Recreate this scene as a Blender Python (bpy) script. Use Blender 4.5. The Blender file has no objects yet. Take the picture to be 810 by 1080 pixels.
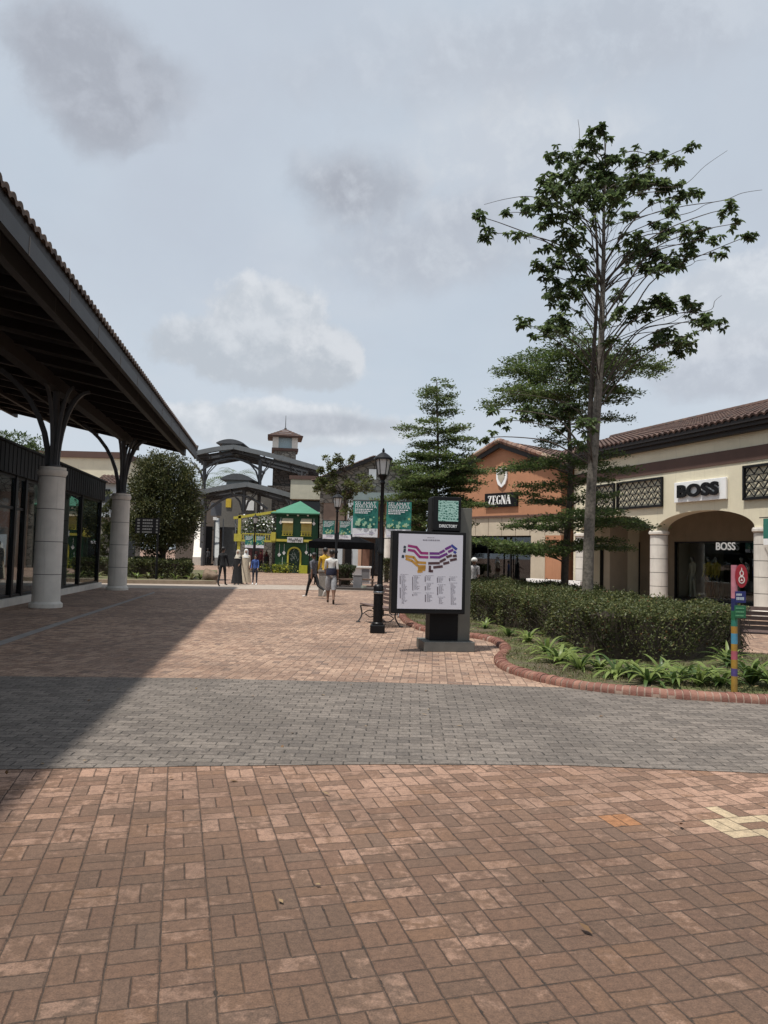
import bpy, math, random
import numpy as np
from mathutils import Vector, Matrix
rnd = random.Random(7)
rng = np.random.default_rng(11)
S = bpy.context.scene
COL = S.collection
PI = math.pi
# ------------------------------------------------------------------ camera model (photo 810 x 1080)
FPX, CAMH = 780.0, 1.6
PITCH, ROLL = math.radians(3.3), math.radians(1.5)
_f = Vector((0, math.cos(PITCH), math.sin(PITCH)))
_u0 = Vector((0, -math.sin(PITCH), math.cos(PITCH)))
_r0 = Vector((1, 0, 0))
_r = _r0*math.cos(ROLL) + _u0*math.sin(ROLL)
_u = -_r0*math.sin(ROLL) + _u0*math.cos(ROLL)
CAM = Vector((0, 0, CAMH))
def ray(px, py): return _f + _r*((px-405)/FPX) + _u*((540-py)/FPX)
def at(px, py, Y):                       # the point seen at a pixel, Y metres ahead
    d = ray(px, py); return CAM + d*(Y/d.y)
def gr(px, py, z=0.0):                   # the point of the ground seen at a pixel
    d = ray(px, py); return CAM + d*((z-CAMH)/d.z)
def base(px, Y):                         # ground point under a pixel column at distance Y (near eye level)
    p = at(px, 588, Y); return Vector((p.x, p.y, 0))
class Frame:
    """a facade frame: local x runs to the viewer's right, local y into the building"""
    def __init__(s, o, rz): s.o = Vector(o); s.rz = rz; s.M = Matrix.Translation(s.o) @ Matrix.Rotation(rz, 4, 'Z'); s.I = s.M.inverted()
    def hit(s, px, py, y=0.0):
        o = s.I @ CAM; d = s.I.to_3x3() @ ray(px, py)
        p = o + d*((y-o.y)/d.y); return p.x, p.z
cam_d = bpy.data.cameras.new('camera'); cam = bpy.data.objects.new('camera', cam_d); COL.objects.link(cam)
cam_d.sensor_fit = 'VERTICAL'; cam_d.sensor_height = 24; cam_d.lens = FPX/1080*24
cam_d.clip_start = 0.05; cam_d.clip_end = 2000
R = Matrix((_r, _u, -_f)).transposed().to_4x4(); R.translation = CAM
cam.matrix_world = R; S.camera = cam
# ------------------------------------------------------------------ materials
def lin(c):
    c = c/255.0
    return c/12.92 if c <= .04045 else ((c+.055)/1.055)**2.4
def rgb(r, g, b): return (lin(r), lin(g), lin(b), 1)
class NT:
    def __init__(s, nt): s.nt = nt
    def n(s, t, **kw):
        o = s.nt.nodes.new(t)
        for k, v in kw.items(): setattr(o, k, v)
        return o
    def L(s, a, b): s.nt.links.new(a, b)
    def put(s, sock, v):
        if hasattr(v, 'is_output') or isinstance(v, bpy.types.NodeSocket): s.L(v, sock)
        else: sock.default_value = v
    def m(s, op, a, b=None, c=None, clamp=False):
        o = s.n('ShaderNodeMath', operation=op, use_clamp=clamp)
        s.put(o.inputs[0], a)
        if b is not None: s.put(o.inputs[1], b)
        if c is not None: s.put(o.inputs[2], c)
        return o.outputs[0]
    def v(s, op, a, b=None):
        o = s.n('ShaderNodeVectorMath', operation=op); s.put(o.inputs[0], a)
        if b is not None: s.put(o.inputs[1], b)
        return o.outputs['Value'] if op in ('LENGTH', 'DOT_PRODUCT', 'DISTANCE') else o.outputs[0]
    def mix(s, f, a, b, mode='MIX'):
        o = s.n('ShaderNodeMix', data_type='RGBA', blend_type=mode)
        s.put(o.inputs[0], f); s.put(o.inputs[6], a); s.put(o.inputs[7], b); return o.outputs[2]
    def sm(s, x, lo, hi, a=0., b=1.):
        o = s.n('ShaderNodeMapRange', interpolation_type='SMOOTHSTEP'); s.put(o.inputs[0], x)
        o.inputs[1].default_value = lo; o.inputs[2].default_value = hi; o.inputs[3].default_value = a; o.inputs[4].default_value = b
        return o.outputs[0]
    def noise(s, vec, scale, detail=3, rough=.55, out=0, dist=0):
        o = s.n('ShaderNodeTexNoise'); s.L(vec, o.inputs['Vector']); o.inputs['Scale'].default_value = scale
        o.inputs['Detail'].default_value = detail; o.inputs['Roughness'].default_value = rough; o.inputs['Distortion'].default_value = dist
        return o.outputs[out]
    def ramp(s, f, stops):
        o = s.n('ShaderNodeValToRGB'); s.L(f, o.inputs[0]); e = o.color_ramp.elements
        while len(e) < len(stops): e.new(.5)
        for k, (p, c) in enumerate(stops): e[k].position = p; e[k].color = c if len(c) == 4 else (*c, 1)
        return o.outputs[0]
def new_mat(name):
    m = bpy.data.materials.new(name); m.use_nodes = True; nt = NT(m.node_tree)
    p = m.node_tree.nodes['Principled BSDF']; return m, nt, p
def mat(name, c, rough=.7, var=.12, scale=6., bump=.0, bscale=60., metal=0., spec=.5, streak=0., emit=0):
    """a plain painted / rendered / cast surface with uneven tone and a little relief"""
    m, t, p = new_mat(name)
    co = t.n('ShaderNodeTexCoord').outputs['Object']
    c = tuple(c[:3])
    n1 = t.noise(co, scale, 5, .6)
    lo = tuple(x*(1-var) for x in c)+(1,); hi = tuple(min(1, x*(1+var)) for x in c)+(1,)
    colr = t.ramp(n1, [(.3, lo), (.7, hi)])
    if streak:
        mp = t.n('ShaderNodeMapping'); t.L(co, mp.inputs[0]); mp.inputs['Scale'].default_value = (7, 7, .5)
        n2 = t.sm(t.noise(mp.outputs[0], 1.2, 5, .65), .52, .78)
        colr = t.mix(t.m('MULTIPLY', n2, streak), colr, tuple(x*.45 for x in c)+(1,))
    t.L(colr, p.inputs['Base Color'])
    p.inputs['Roughness'].default_value = rough; p.inputs['Metallic'].default_value = metal
    p.inputs['Specular IOR Level'].default_value = spec
    if bump:
        b = t.n('ShaderNodeBump'); b.inputs['Strength'].default_value = bump; b.inputs['Distance'].default_value = .02
        t.L(t.noise(co, bscale, 4, .6), b.inputs['Height']); t.L(b.outputs[0], p.inputs['Normal'])
    if emit:
        p.inputs['Emission Color'].default_value = (*c, 1); p.inputs['Emission Strength'].default_value = emit
    return m
def leaf_mat(name, c, trans=.25, rough=.45, var=.3):
    m, t, p = new_mat(name)
    co = t.n('ShaderNodeTexCoord').outputs['Object']
    c = tuple(c[:3])
    col = t.ramp(t.noise(co, 1.7, 4, .6), [(.3, tuple(x*(1-var) for x in c)+(1,)), (.7, tuple(x*(1+var) for x in c)+(1,))])
    t.L(col, p.inputs['Base Color']); p.inputs['Roughness'].default_value = rough
    p.inputs['Specular IOR Level'].default_value = .35
    tr = t.n('ShaderNodeBsdfTranslucent'); t.L(col, tr.inputs[0])
    mx = t.n('ShaderNodeMixShader'); mx.inputs[0].default_value = trans
    t.L(p.outputs[0], mx.inputs[1]); t.L(tr.outputs[0], mx.inputs[2])
    t.L(mx.outputs[0], m.node_tree.nodes['Material Output'].inputs[0]); return m
def glass_mat(name, tint=(.75, .8, .8), refl=.22, rough=.01):
    m, t, p = new_mat(name)
    tr = t.n('ShaderNodeBsdfTransparent'); tr.inputs[0].default_value = (*tint, 1)
    gl = t.n('ShaderNodeBsdfGlossy'); gl.inputs[0].default_value = (.9, .93, .95, 1); gl.inputs[1].default_value = rough
    lw = t.n('ShaderNodeLayerWeight'); lw.inputs[0].default_value = refl
    mx = t.n('ShaderNodeMixShader'); t.L(t.m('ADD', t.m('MULTIPLY', lw.outputs['Fresnel'], .9), .05, clamp=True), mx.inputs[0])
    t.L(tr.outputs[0], mx.inputs[1]); t.L(gl.outputs[0], mx.inputs[2])
    t.L(mx.outputs[0], m.node_tree.nodes['Material Output'].inputs[0]); return m
def stone_mat(name, tones, scale=2.2):
    m, t, p = new_mat(name)
    co = t.n('ShaderNodeTexCoord').outputs['Object']
    mp = t.n('ShaderNodeMapping'); t.L(co, mp.inputs[0]); mp.inputs['Scale'].default_value = (1, 1, 2.0)
    v = t.n('ShaderNodeTexVoronoi'); t.L(mp.outputs[0], v.inputs['Vector']); v.inputs['Scale'].default_value = scale
    w = t.n('ShaderNodeTexVoronoi', feature='DISTANCE_TO_EDGE'); t.L(mp.outputs[0], w.inputs['Vector']); w.inputs['Scale'].default_value = scale
    sep = t.n('ShaderNodeSeparateColor'); t.L(v.outputs['Color'], sep.inputs[0])
    k = len(tones)
    col = t.ramp(sep.outputs[0], [((i+.5)/k, tones[i]) for i in range(k)])
    j = t.sm(w.outputs['Distance'], .02, .09)
    col = t.mix(j, tuple(x*.35 for x in tones[0][:3])+(1,), col)
    t.L(col, p.inputs['Base Color']); p.inputs['Roughness'].default_value = .9
    b = t.n('ShaderNodeBump'); b.inputs['Strength'].default_value = .6; b.inputs['Distance'].default_value = .05
    t.L(j, b.inputs['Height']); t.L(b.outputs[0], p.inputs['Normal']); return m
# ------------------------------------------------------------------ mesh builder
class MB:
    def __init__(s): s.v = []; s.f = []; s.mi = []; s.sm = []
    def face(s, idx, m=0, smooth=False): s.f.append(tuple(idx)); s.mi.append(m); s.sm.append(smooth)
    def add(s, vs): k = len(s.v); s.v.extend([tuple(q) for q in vs]); return k
    def poly(s, pts, m=0): k = s.add(pts); s.face(range(k, k+len(pts)), m); return s
    def box(s, x0, y0, z0, x1, y1, z1, m=0):
        k = s.add([(x0, y0, z0), (x1, y0, z0), (x1, y1, z0), (x0, y1, z0), (x0, y0, z1), (x1, y0, z1), (x1, y1, z1), (x0, y1, z1)])
        for q in ((0, 3, 2, 1), (4, 5, 6, 7), (0, 1, 5, 4), (1, 2, 6, 5), (2, 3, 7, 6), (3, 0, 4, 7)): s.face([k+i for i in q], m)
        return s
    def bar(s, a, b, w, h, m=0, up=(0, 0, 1)):
        a = Vector(a); b = Vector(b); d = (b-a).normalized(); up = Vector(up)
        if abs(d.dot(up)) > .95: up = Vector((0, 1, 0))
        sx = d.cross(up).normalized()*(w/2); sz = sx.normalized().cross(d).normalized()*(h/2)
        k = s.add([a-sx-sz, a+sx-sz, a+sx+sz, a-sx+sz, b-sx-sz, b+sx-sz, b+sx+sz, b-sx+sz])
        for q in ((0, 3, 2, 1), (4, 5, 6, 7), (0, 1, 5, 4), (1, 2, 6, 5), (2, 3, 7, 6), (3, 0, 4, 7)): s.face([k+i for i in q], m)
        return s
    def tube(s, pts, rad, n=8, m=0, smooth=True, caps=True):
        pts = [Vector(p) for p in pts]; K = len(pts)
        if not hasattr(rad, '__len__'): rad = [rad]*K
        ref = None; rings = []
        for i in range(K):
            d = (pts[min(i+1, K-1)]-pts[max(i-1, 0)])
            d = d.normalized() if d.length > 1e-9 else Vector((0, 0, 1))
            if ref is None: ref = Vector((1, 0, 0)) if abs(d.x) < .9 else Vector((0, 1, 0))
            a = (ref-d*ref.dot(d)).normalized(); ref = a; b = d.cross(a)
            off = PI/n if n == 4 else 0
            rings.append(s.add([pts[i]+(a*math.cos(off+2*PI*j/n)+b*math.sin(off+2*PI*j/n))*rad[i] for j in range(n)]))
        for i in range(K-1):
            for j in range(n):
                j2 = (j+1) % n
                s.face((rings[i]+j, rings[i]+j2, rings[i+1]+j2, rings[i+1]+j), m, smooth)
        if caps:
            s.face([rings[0]+j for j in range(n)][::-1], m); s.face([rings[-1]+j for j in range(n)], m)
        return s
    def lathe(s, prof, c=(0, 0, 0), n=24, m=0, smooth=True, sx=1., sy=1.):
        rings = []
        for r, z in prof:
            rings.append(s.add([(c[0]+r*sx*math.cos(2*PI*j/n), c[1]+r*sy*math.sin(2*PI*j/n), c[2]+z) for j in range(n)]))
        for i in range(len(prof)-1):
            for j in range(n):
                j2 = (j+1) % n
                s.face((rings[i]+j, rings[i]+j2, rings[i+1]+j2, rings[i+1]+j), m, smooth)
        s.face([rings[0]+j for j in range(n)][::-1], m); s.face([rings[-1]+j for j in range(n)], m); return s
    def prism(s, poly, y0, y1, m=0):
        """polygon in x,z extruded along y"""
        n = len(poly)
        a = s.add([(x, y0, z) for x, z in poly]); b = s.add([(x, y1, z) for x, z in poly])
        s.face([a+i for i in range(n)], m); s.face([b+i for i in range(n)][::-1], m)
        for i in range(n):
            j = (i+1) % n; s.face((a+j, a+i, b+i, b+j), m)
        return s
    def slab(s, poly, z0, z1, m=0):
        """polygon in x,y extruded along z"""
        n = len(poly)
        a = s.add([(x, y, z0) for x, y in poly]); b = s.add([(x, y, z1) for x, y in poly])
        s.face([a+i for i in range(n)][::-1], m); s.face([b+i for i in range(n)], m)
        for i in range(n):
            j = (i+1) % n; s.face((a+i, a+j, b+j, b+i), m)
        return s
    def ball(s, c, r, n=12, k=8, m=0):
        if not hasattr(r, '__len__'): r = (r, r, r)
        prof = [(max(.001, math.sin(PI*i/k)), -math.cos(PI*i/k)) for i in range(k+1)]
        rings = [s.add([(c[0]+q*r[0]*math.cos(2*PI*j/n), c[1]+q*r[1]*math.sin(2*PI*j/n), c[2]+z*r[2]) for j in range(n)]) for q, z in prof]
        for i in range(k):
            for j in range(n):
                j2 = (j+1) % n; s.face((rings[i]+j, rings[i]+j2, rings[i+1]+j2, rings[i+1]+j), m, True)
        return s
    def build(s, name, mats, parent=None, loc=(0, 0, 0), rot=(0, 0, 0), bevel=0, fix=True):
        me = bpy.data.meshes.new(name); me.from_pydata(s.v, [], s.f)
        if not isinstance(mats, (list, tuple)): mats = [mats]
        for q in mats: me.materials.append(q)
        me.polygons.foreach_set('material_index', s.mi); me.polygons.foreach_set('use_smooth', s.sm)
        if fix and len(s.f) < 60000:
            import bmesh
            bm = bmesh.new(); bm.from_mesh(me); bmesh.ops.recalc_face_normals(bm, faces=bm.faces); bm.to_mesh(me); bm.free()
        me.update()
        if any(s.sm): me.set_sharp_from_angle(angle=math.radians(38))
        o = bpy.data.objects.new(name, me); COL.objects.link(o); o.location = loc; o.rotation_euler = rot
        if parent: o.parent = parent
        if bevel:
            b = o.modifiers.new('bevel', 'BEVEL'); b.width = bevel; b.segments = 2; b.limit_method = 'ANGLE'
        return o
def tag(o, label=None, cat=None, group=None, kind=None):
    if label: o['label'] = label
    if cat: o['category'] = cat
    if group: o['group'] = group
    if kind: o['kind'] = kind
    return o
def thing(name, label, cat, loc=(0, 0, 0), rz=0., group=None):
    o = bpy.data.objects.new(name, None); COL.objects.link(o); o.location = loc; o.rotation_euler = (0, 0, rz)
    o.empty_display_size = .2
    return tag(o, label, cat, group)
def struct(name, mb, m, label=None, **kw): return tag(mb.build(name, m, **kw), label, None, None, 'structure')
def copy_tree(o, parent=None):
    c = o.copy(); COL.objects.link(c); c.parent = parent
    for ch in list(o.children): copy_tree(ch, c)
    return c
def text(body, size, parent, loc, m, name='lettering', rot=(PI/2, 0, 0), bold=0., ext=.004, sx=1., align='CENTER', spacing=1.):
    cu = bpy.data.curves.new(name, 'FONT'); cu.body = body; cu.size = size; cu.offset = bold; cu.extrude = ext
    cu.align_x = align; cu.align_y = 'CENTER'; cu.space_character = spacing; cu.resolution_u = 4
    cu.materials.append(m)
    tmp = bpy.data.objects.new(name, cu); COL.objects.link(tmp)
    me = bpy.data.meshes.new_from_object(tmp.evaluated_get(bpy.context.evaluated_depsgraph_get())); bpy.data.objects.remove(tmp); bpy.data.curves.remove(cu)
    me.name = name; o = bpy.data.objects.new(name, me); COL.objects.link(o)
    o.parent = parent; o.location = loc; o.rotation_euler = rot; o.scale = (sx, 1, 1)
    return o
def leaf_mesh(name, P, D, U, L, W, mats, parent=None, mi=None, fold=.15, six=False, droop=0.):
    """many leaves in one mesh: P base points, D directions, U up vectors (N x 3), L lengths, W widths"""
    P = np.asarray(P, float); N = len(P)
    D = D/np.maximum(np.linalg.norm(D, axis=1, keepdims=True), 1e-9)
    sd = np.cross(D, U); sd /= np.maximum(np.linalg.norm(sd, axis=1, keepdims=True), 1e-9)
    up = np.cross(sd, D)
    L = np.broadcast_to(L, N)[:, None]; W = np.broadcast_to(W, N)[:, None]
    z = np.array([[0, 0, -1.]])
    if six:
        a = P+D*L*.35+up*L*.05; b = P+D*L*.72+z*L*droop*.3
        V = np.stack([P, a-sd*W*.36+up*W*fold, b-sd*W*.5+up*W*fold, P+D*L+z*L*droop, b+sd*W*.5+up*W*fold, a+sd*W*.36+up*W*fold], 1).reshape(-1, 3)
        k = 6; base_f = [(0, 5, 4, 3), (0, 3, 2, 1)]
    else:
        mid = P+D*L*.5
        V = np.stack([P, mid-sd*W*.5+up*W*fold, P+D*L+z*L*droop, mid+sd*W*.5+up*W*fold], 1).reshape(-1, 3)
        k = 4; base_f = [(0, 3, 2), (0, 2, 1)]
    c = len(base_f[0]); nf = len(base_f)
    idx = (np.arange(N)[:, None, None]*k + np.array(base_f)[None]).reshape(-1)
    me = bpy.data.meshes.new(name)
    me.vertices.add(N*k); me.vertices.foreach_set('co', V.reshape(-1))
    me.loops.add(N*nf*c); me.loops.foreach_set('vertex_index', idx.astype(np.int32))
    me.polygons.add(N*nf); me.polygons.foreach_set('loop_start', np.arange(0, N*nf*c, c, dtype=np.int32))
    if not isinstance(mats, (list, tuple)): mats = [mats]
    for q in mats: me.materials.append(q)
    if mi is None: mi = rng.integers(0, len(mats), N)
    me.polygons.foreach_set('material_index', np.repeat(mi, nf).astype(np.int32))
    me.update(calc_edges=True); me.validate()
    o = bpy.data.objects.new(name, me); COL.objects.link(o)
    if parent: o.parent = parent
    return o
def unit(n):
    v = rng.normal(size=(n, 3)); return v/np.linalg.norm(v, axis=1, keepdims=True)
# ------------------------------------------------------------------ world: hazy bright sky with soft clouds
SUN_D = Vector((1.68, 1.25, -5.97)).normalized()      # the way sunlight travels (read off the roof shadow)
SUN_EL = math.asin(-SUN_D.z); SUN_AZ = math.atan2(-SUN_D.x, -SUN_D.y)
W = bpy.data.worlds.new('World'); S.world = W; W.use_nodes = True
wt = NT(W.node_tree); bg = W.node_tree.nodes['Background']; bg.inputs['Strength'].default_value = .1
sky = wt.n('ShaderNodeTexSky', sky_type='NISHITA'); sky.sun_disc = False
sky.sun_elevation = SUN_EL; sky.sun_rotation = SUN_AZ; sky.air_density = 1.0; sky.dust_density = 2.0; sky.ozone_density = 1.5
gen = wt.n('ShaderNodeTexCoord').outputs['Generated']
dirn = wt.v('NORMALIZE', gen)
sepd = wt.n('ShaderNodeSeparateXYZ'); wt.L(dirn, sepd.inputs[0])
def wv(t): return tuple(t)
def fbm(v):
    return wt.m('ADD', wt.m('MULTIPLY', wt.m('SUBTRACT', wt.noise(v, 7.5, 9, .62), .5), 1.25), wt.m('MULTIPLY', wt.m('SUBTRACT', wt.noise(v, 21., 8, .6, dist=.4), .5), .75))
big = wt.noise(dirn, 2.1, 6, .6)
zz_ = wt.m('ADD', wt.m('MAXIMUM', sepd.outputs[2], 0.), .22)
cmb = wt.n('ShaderNodeCombineXYZ'); wt.L(wt.m('DIVIDE', sepd.outputs[0], zz_), cmb.inputs[0]); wt.L(wt.m('DIVIDE', sepd.outputs[1], zz_), cmb.inputs[1])
layer = wt.noise(cmb.outputs[0], 1.15, 9, .58, dist=.25)        # a high thin layer, foreshortened towards the horizon
veil = wt.ramp(big, [(.30, (4.15, 4.8, 5.5)), (.55, (4.55, 5.05, 5.65)), (.75, (4.35, 4.75, 5.35))])
skyc = wt.mix(.90, sky.outputs[0], veil)
skyc = wt.mix(wt.sm(sepd.outputs[2], .0, .38, .55, 0.), skyc, (5.3, 5.8, 6.3, 1))
skyc = wt.mix(wt.sm(layer, .46, .72, 0., .5), skyc, (5.05, 5.35, 5.8, 1))
skyc = wt.mix(wt.sm(layer, .30, .48, .45, 0.), skyc, (3.95, 4.3, 4.95, 1))
sunv = (_r*.6+_u*.8)*.022
wsum = fbm(dirn); woff = fbm(wt.v('ADD', dirn, tuple(sunv)))
rel = wt.m('SUBTRACT', wsum, woff)
def cloud(skyc, px, py, rx, ry, dark, lite, lo, hi, amt, wob=1.0, up=.25):
    d = ray(px, py).normalized(); r = d.cross(Vector((0, 0, 1))).normalized(); u = r.cross(d)
    dx = wt.m('DIVIDE', wt.v('DOT_PRODUCT', dirn, wv(r)), rx/FPX); dz = wt.m('DIVIDE', wt.v('DOT_PRODUCT', dirn, wv(u)), ry/FPX)
    q = wt.m('SQRT', wt.m('ADD', wt.m('MULTIPLY', dx, dx), wt.m('MULTIPLY', dz, dz)))
    fwd = wt.m('GREATER_THAN', wt.v('DOT_PRODUCT', dirn, wv(d)), 0.)
    k = wt.m('ADD', wt.m('SUBTRACT', 1., q), wt.m('MULTIPLY', wsum, wob))
    mk = wt.m('MULTIPLY', wt.m('MULTIPLY', wt.sm(k, lo, hi), fwd), amt)
    sh = wt.sm(wt.m('ADD', wt.m('MULTIPLY', rel, 1.6), wt.m('MULTIPLY', wt.m('ADD', dz, wt.m('MULTIPLY', dx, .4)), up)), -.25, .42)
    return wt.mix(mk, skyc, wt.mix(sh, dark, lite))
D1, D2 = (3.1, 3.32, 3.8, 1), (3.75, 4.02, 4.55, 1)
skyc = cloud(skyc, 560, 165, 130, 70, (4.5, 4.85, 5.4, 1), (5.2, 5.5, 5.9, 1), .0, .7, .75, 1.)
skyc = cloud(skyc, 600, 40, 300, 60, D2, (4.6, 4.95, 5.5, 1), .0, .8, .6, 1.)
skyc = cloud(skyc, 100, 78, 84, 62, D1, D2, .0, .55, .95, 1.0, .05)
skyc = cloud(skyc, 160, 82, 62, 36, D1, D2, .0, .7, .7, .9, .05)
skyc = cloud(skyc, 105, 128, 42, 40, D1, D2, .0, .7, .7, .9, .05)
skyc = cloud(skyc, 455, 262, 160, 62, (3.75, 4.05, 4.6, 1), (4.5, 4.85, 5.35, 1), .0, .8, .9, .95)
skyc = cloud(skyc, 365, 200, 88, 46, D1, (4.2, 4.5, 5.0, 1), .0, .75, .95, .9, .1)
skyc = cloud(skyc, 500, 225, 60, 40, (3.7, 4.0, 4.55, 1), (4.6, 4.9, 5.4, 1), .0, .75, .75, .9)
skyc = cloud(skyc, 775, 325, 110, 50, (4.5, 4.85, 5.35, 1), (5.5, 5.8, 6.2, 1), .05, .35, .85, 1.)
skyc = cloud(skyc, 785, 385, 120, 40, D2, (4.8, 5.1, 5.6, 1), .05, .5, .7, 1.)
skyc = cloud(skyc, 285, 335, 70, 48, (4.3, 4.65, 5.1, 1), (5.45, 5.7, 6.05, 1), .02, .26, .95, .95, .3)
skyc = cloud(skyc, 262, 372, 120, 42, (3.95, 4.3, 4.75, 1), (5.1, 5.4, 5.8, 1), .02, .28, .92, .9, .3)
skyc = cloud(skyc, 335, 375, 50, 40, (4.0, 4.35, 4.8, 1), (5.3, 5.55, 5.9, 1), .02, .28, .9, .9, .3)
skyc = cloud(skyc, 290, 448, 190, 30, (4.5, 4.85, 5.25, 1), (5.9, 6.1, 6.4, 1), .02, .3, .85, .9, .3)
skyc = cloud(skyc, 345, 448, 110, 16, D1, D2, .0, .5, .6, .8, .1)
wt.L(skyc, bg.inputs[0])
sd = bpy.data.lights.new('sun', 'SUN'); sd.energy = 3.7; sd.angle = math.radians(1.8); sd.color = (1, .955, .88)
so = bpy.data.objects.new('sun', sd); COL.objects.link(so); so.rotation_euler = SUN_D.to_track_quat('-Z', 'Y').to_euler(); so.location = (0, 0, 40)
vs = S.view_settings; vs.view_transform = 'Standard'; vs.look = 'None'; vs.exposure = 0.36; vs.gamma = 1; vs.use_curve_mapping = False
S.cycles.max_bounces = 8; S.cycles.transparent_max_bounces = 16; S.cycles.use_denoising = True; S.cycles.sample_clamp_indirect = 6
# ------------------------------------------------------------------ paving materials
def paver_mat(name, ang, kind, tones, joint=(.05, .037, .029), worn=None, size=.2, patch=None):
    m, t, p = new_mat(name)
    co = t.n('ShaderNodeTexCoord').outputs['Object']
    mp = t.n('ShaderNodeMapping'); t.L(co, mp.inputs[0]); mp.inputs['Rotation'].default_value = (0, 0, ang)
    mp.inputs['Scale'].default_value = (1/size,)*3
    wob = t.n('ShaderNodeVectorMath', operation='SCALE'); t.L(t.v('SUBTRACT', t.noise(co, 2.1, 3, .6, out=1), (.5, .5, .5)), wob.inputs[0]); wob.inputs['Scale'].default_value = .06
    wob2 = t.n('ShaderNodeVectorMath', operation='SCALE'); t.L(t.v('SUBTRACT', t.noise(co, 22., 2, .6, out=1), (.5, .5, .5)), wob2.inputs[0]); wob2.inputs['Scale'].default_value = .035
    vec = t.v('ADD', t.v('ADD', mp.outputs[0], wob.outputs[0]), wob2.outputs[0])
    s3 = t.n('ShaderNodeSeparateXYZ'); t.L(vec, s3.inputs[0]); X, Y = s3.outputs[0], s3.outputs[1]
    if kind == 'basket':
        cx, cy = t.m('FLOOR', X), t.m('FLOOR', Y); fx, fy = t.m('SUBTRACT', X, cx), t.m('SUBTRACT', Y, cy)
        par = t.m('FLOORED_MODULO', t.m('ADD', cx, cy), 2.)
        ip = t.m('SUBTRACT', 1., par)
        a = t.m('ADD', t.m('MULTIPLY', fx, par), t.m('MULTIPLY', fy, ip)); b = t.m('ADD', t.m('MULTIPLY', fy, par), t.m('MULTIPLY', fx, ip))
        a2 = t.m('MULTIPLY', a, 2.); h = t.m('FLOOR', a2); fa = t.m('SUBTRACT', a2, h)
        da = t.m('MULTIPLY', t.m('MINIMUM', fa, t.m('SUBTRACT', 1., fa)), .5); db = t.m('MINIMUM', b, t.m('SUBTRACT', 1., b))
    else:
        yr = t.m('MULTIPLY', Y, 2.); cy = t.m('FLOOR', yr); fy = t.m('SUBTRACT', yr, cy)
        xs = t.m('ADD', X, t.m('MULTIPLY', cy, .47)); cx = t.m('FLOOR', xs); fx = t.m('SUBTRACT', xs, cx); h = t.m('MULTIPLY', cy, .01)
        da = t.m('MULTIPLY', t.m('MINIMUM', fy, t.m('SUBTRACT', 1., fy)), .5); db = t.m('MINIMUM', fx, t.m('SUBTRACT', 1., fx))
    d = t.m('MINIMUM', t.m('MULTIPLY', da, 1.7), db)
    jn_ = t.m('ADD', t.m('MULTIPLY', t.noise(co, 5., 3, .6), .6), t.m('MULTIPLY', t.noise(co, 75., 2, .6), .7))
    jt = t.sm(t.m('SUBTRACT', d, t.m('MULTIPLY', jn_, .012)), .0, .0095)
    hole = t.sm(t.m('ADD', d, t.m('MULTIPLY', t.m('SUBTRACT', .60, t.noise(co, 15., 4, .65)), .4)), .006, .03)       # spalled arrises and lost joint sand
    jt = t.m('MULTIPLY', jt, hole)
    cid = t.n('ShaderNodeCombineXYZ'); t.put(cid.inputs[0], t.m('ADD', cx, t.m('MULTIPLY', h, .37))); t.put(cid.inputs[1], t.m('ADD', cy, t.m('MULTIPLY', h, .73))); t.put(cid.inputs[2], h)
    wn = t.n('ShaderNodeTexWhiteNoise', noise_dimensions='3D'); t.L(cid.outputs[0], wn.inputs['Vector'])
    rv = wn.outputs['Value']; sc = t.n('ShaderNodeSeparateColor'); t.L(wn.outputs['Color'], sc.inputs[0])
    k = len(tones); col = t.ramp(rv, [((i+.5)/k, tones[i]) for i in range(k)])
    grain = t.noise(co, 130., 3, .7); blot = t.noise(co, 14., 4, .65); stain = t.noise(co, .45, 5, .6)
    if worn:
        sy = t.n('ShaderNodeSeparateXYZ'); t.L(co, sy.inputs[0])
        near_road = t.sm(t.m('ADD', sy.outputs[1], t.m('MULTIPLY', t.m('SUBTRACT', stain, .5), 2.5)), 3.2, 5.4)      # rises towards the road, where the bricks are more worn
        wm = t.m('MULTIPLY', t.sm(t.m('ADD', blot, t.m('ADD', t.m('MULTIPLY', t.m('SUBTRACT', sc.outputs[1], .70), .38), t.m('MULTIPLY', near_road, .17))), .5, .70), t.sm(stain, .34, .62, .3, .85))
        col = t.mix(wm, col, worn)
    if patch:
        for (c, half_u, half_v, tone, th) in patch:
            # replaced bricks: chosen by the brick's own cell, so whole bricks change
            q = Matrix.Rotation(ang, 3, 'Z') @ Vector((c[0], c[1], 0)); q = q/size
            inx = t.m('LESS_THAN', t.m('ABSOLUTE', t.m('SUBTRACT', cx, round(q.x))), half_u+.1); iny = t.m('LESS_THAN', t.m('ABSOLUTE', t.m('SUBTRACT', cy, round(q.y))), half_v+.1)
            on = t.m('MULTIPLY', t.m('MULTIPLY', inx, iny), t.m('GREATER_THAN', sc.outputs[2], th))
            col = t.mix(on, col, t.mix(t.sm(blot, .35, .7), tone, tuple(x*.72 for x in tone[:3])+(1,)))
    col = t.mix(1., col, t.ramp(stain, [(.25, (.78, .77, .76)), (.5, (.96, .95, .94)), (.75, (1.1, 1.07, 1.04))]), 'MULTIPLY')
    col = t.mix(1., col, t.ramp(t.noise(co, 33., 4, .65), [(.32, (.78, .78, .79)), (.68, (1.18, 1.16, 1.14))]), 'MULTIPLY')
    col = t.mix(1., col, t.ramp(grain, [(.3, (.66, .66, .66)), (.7, (1.28, 1.26, 1.24))]), 'MULTIPLY')
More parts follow.
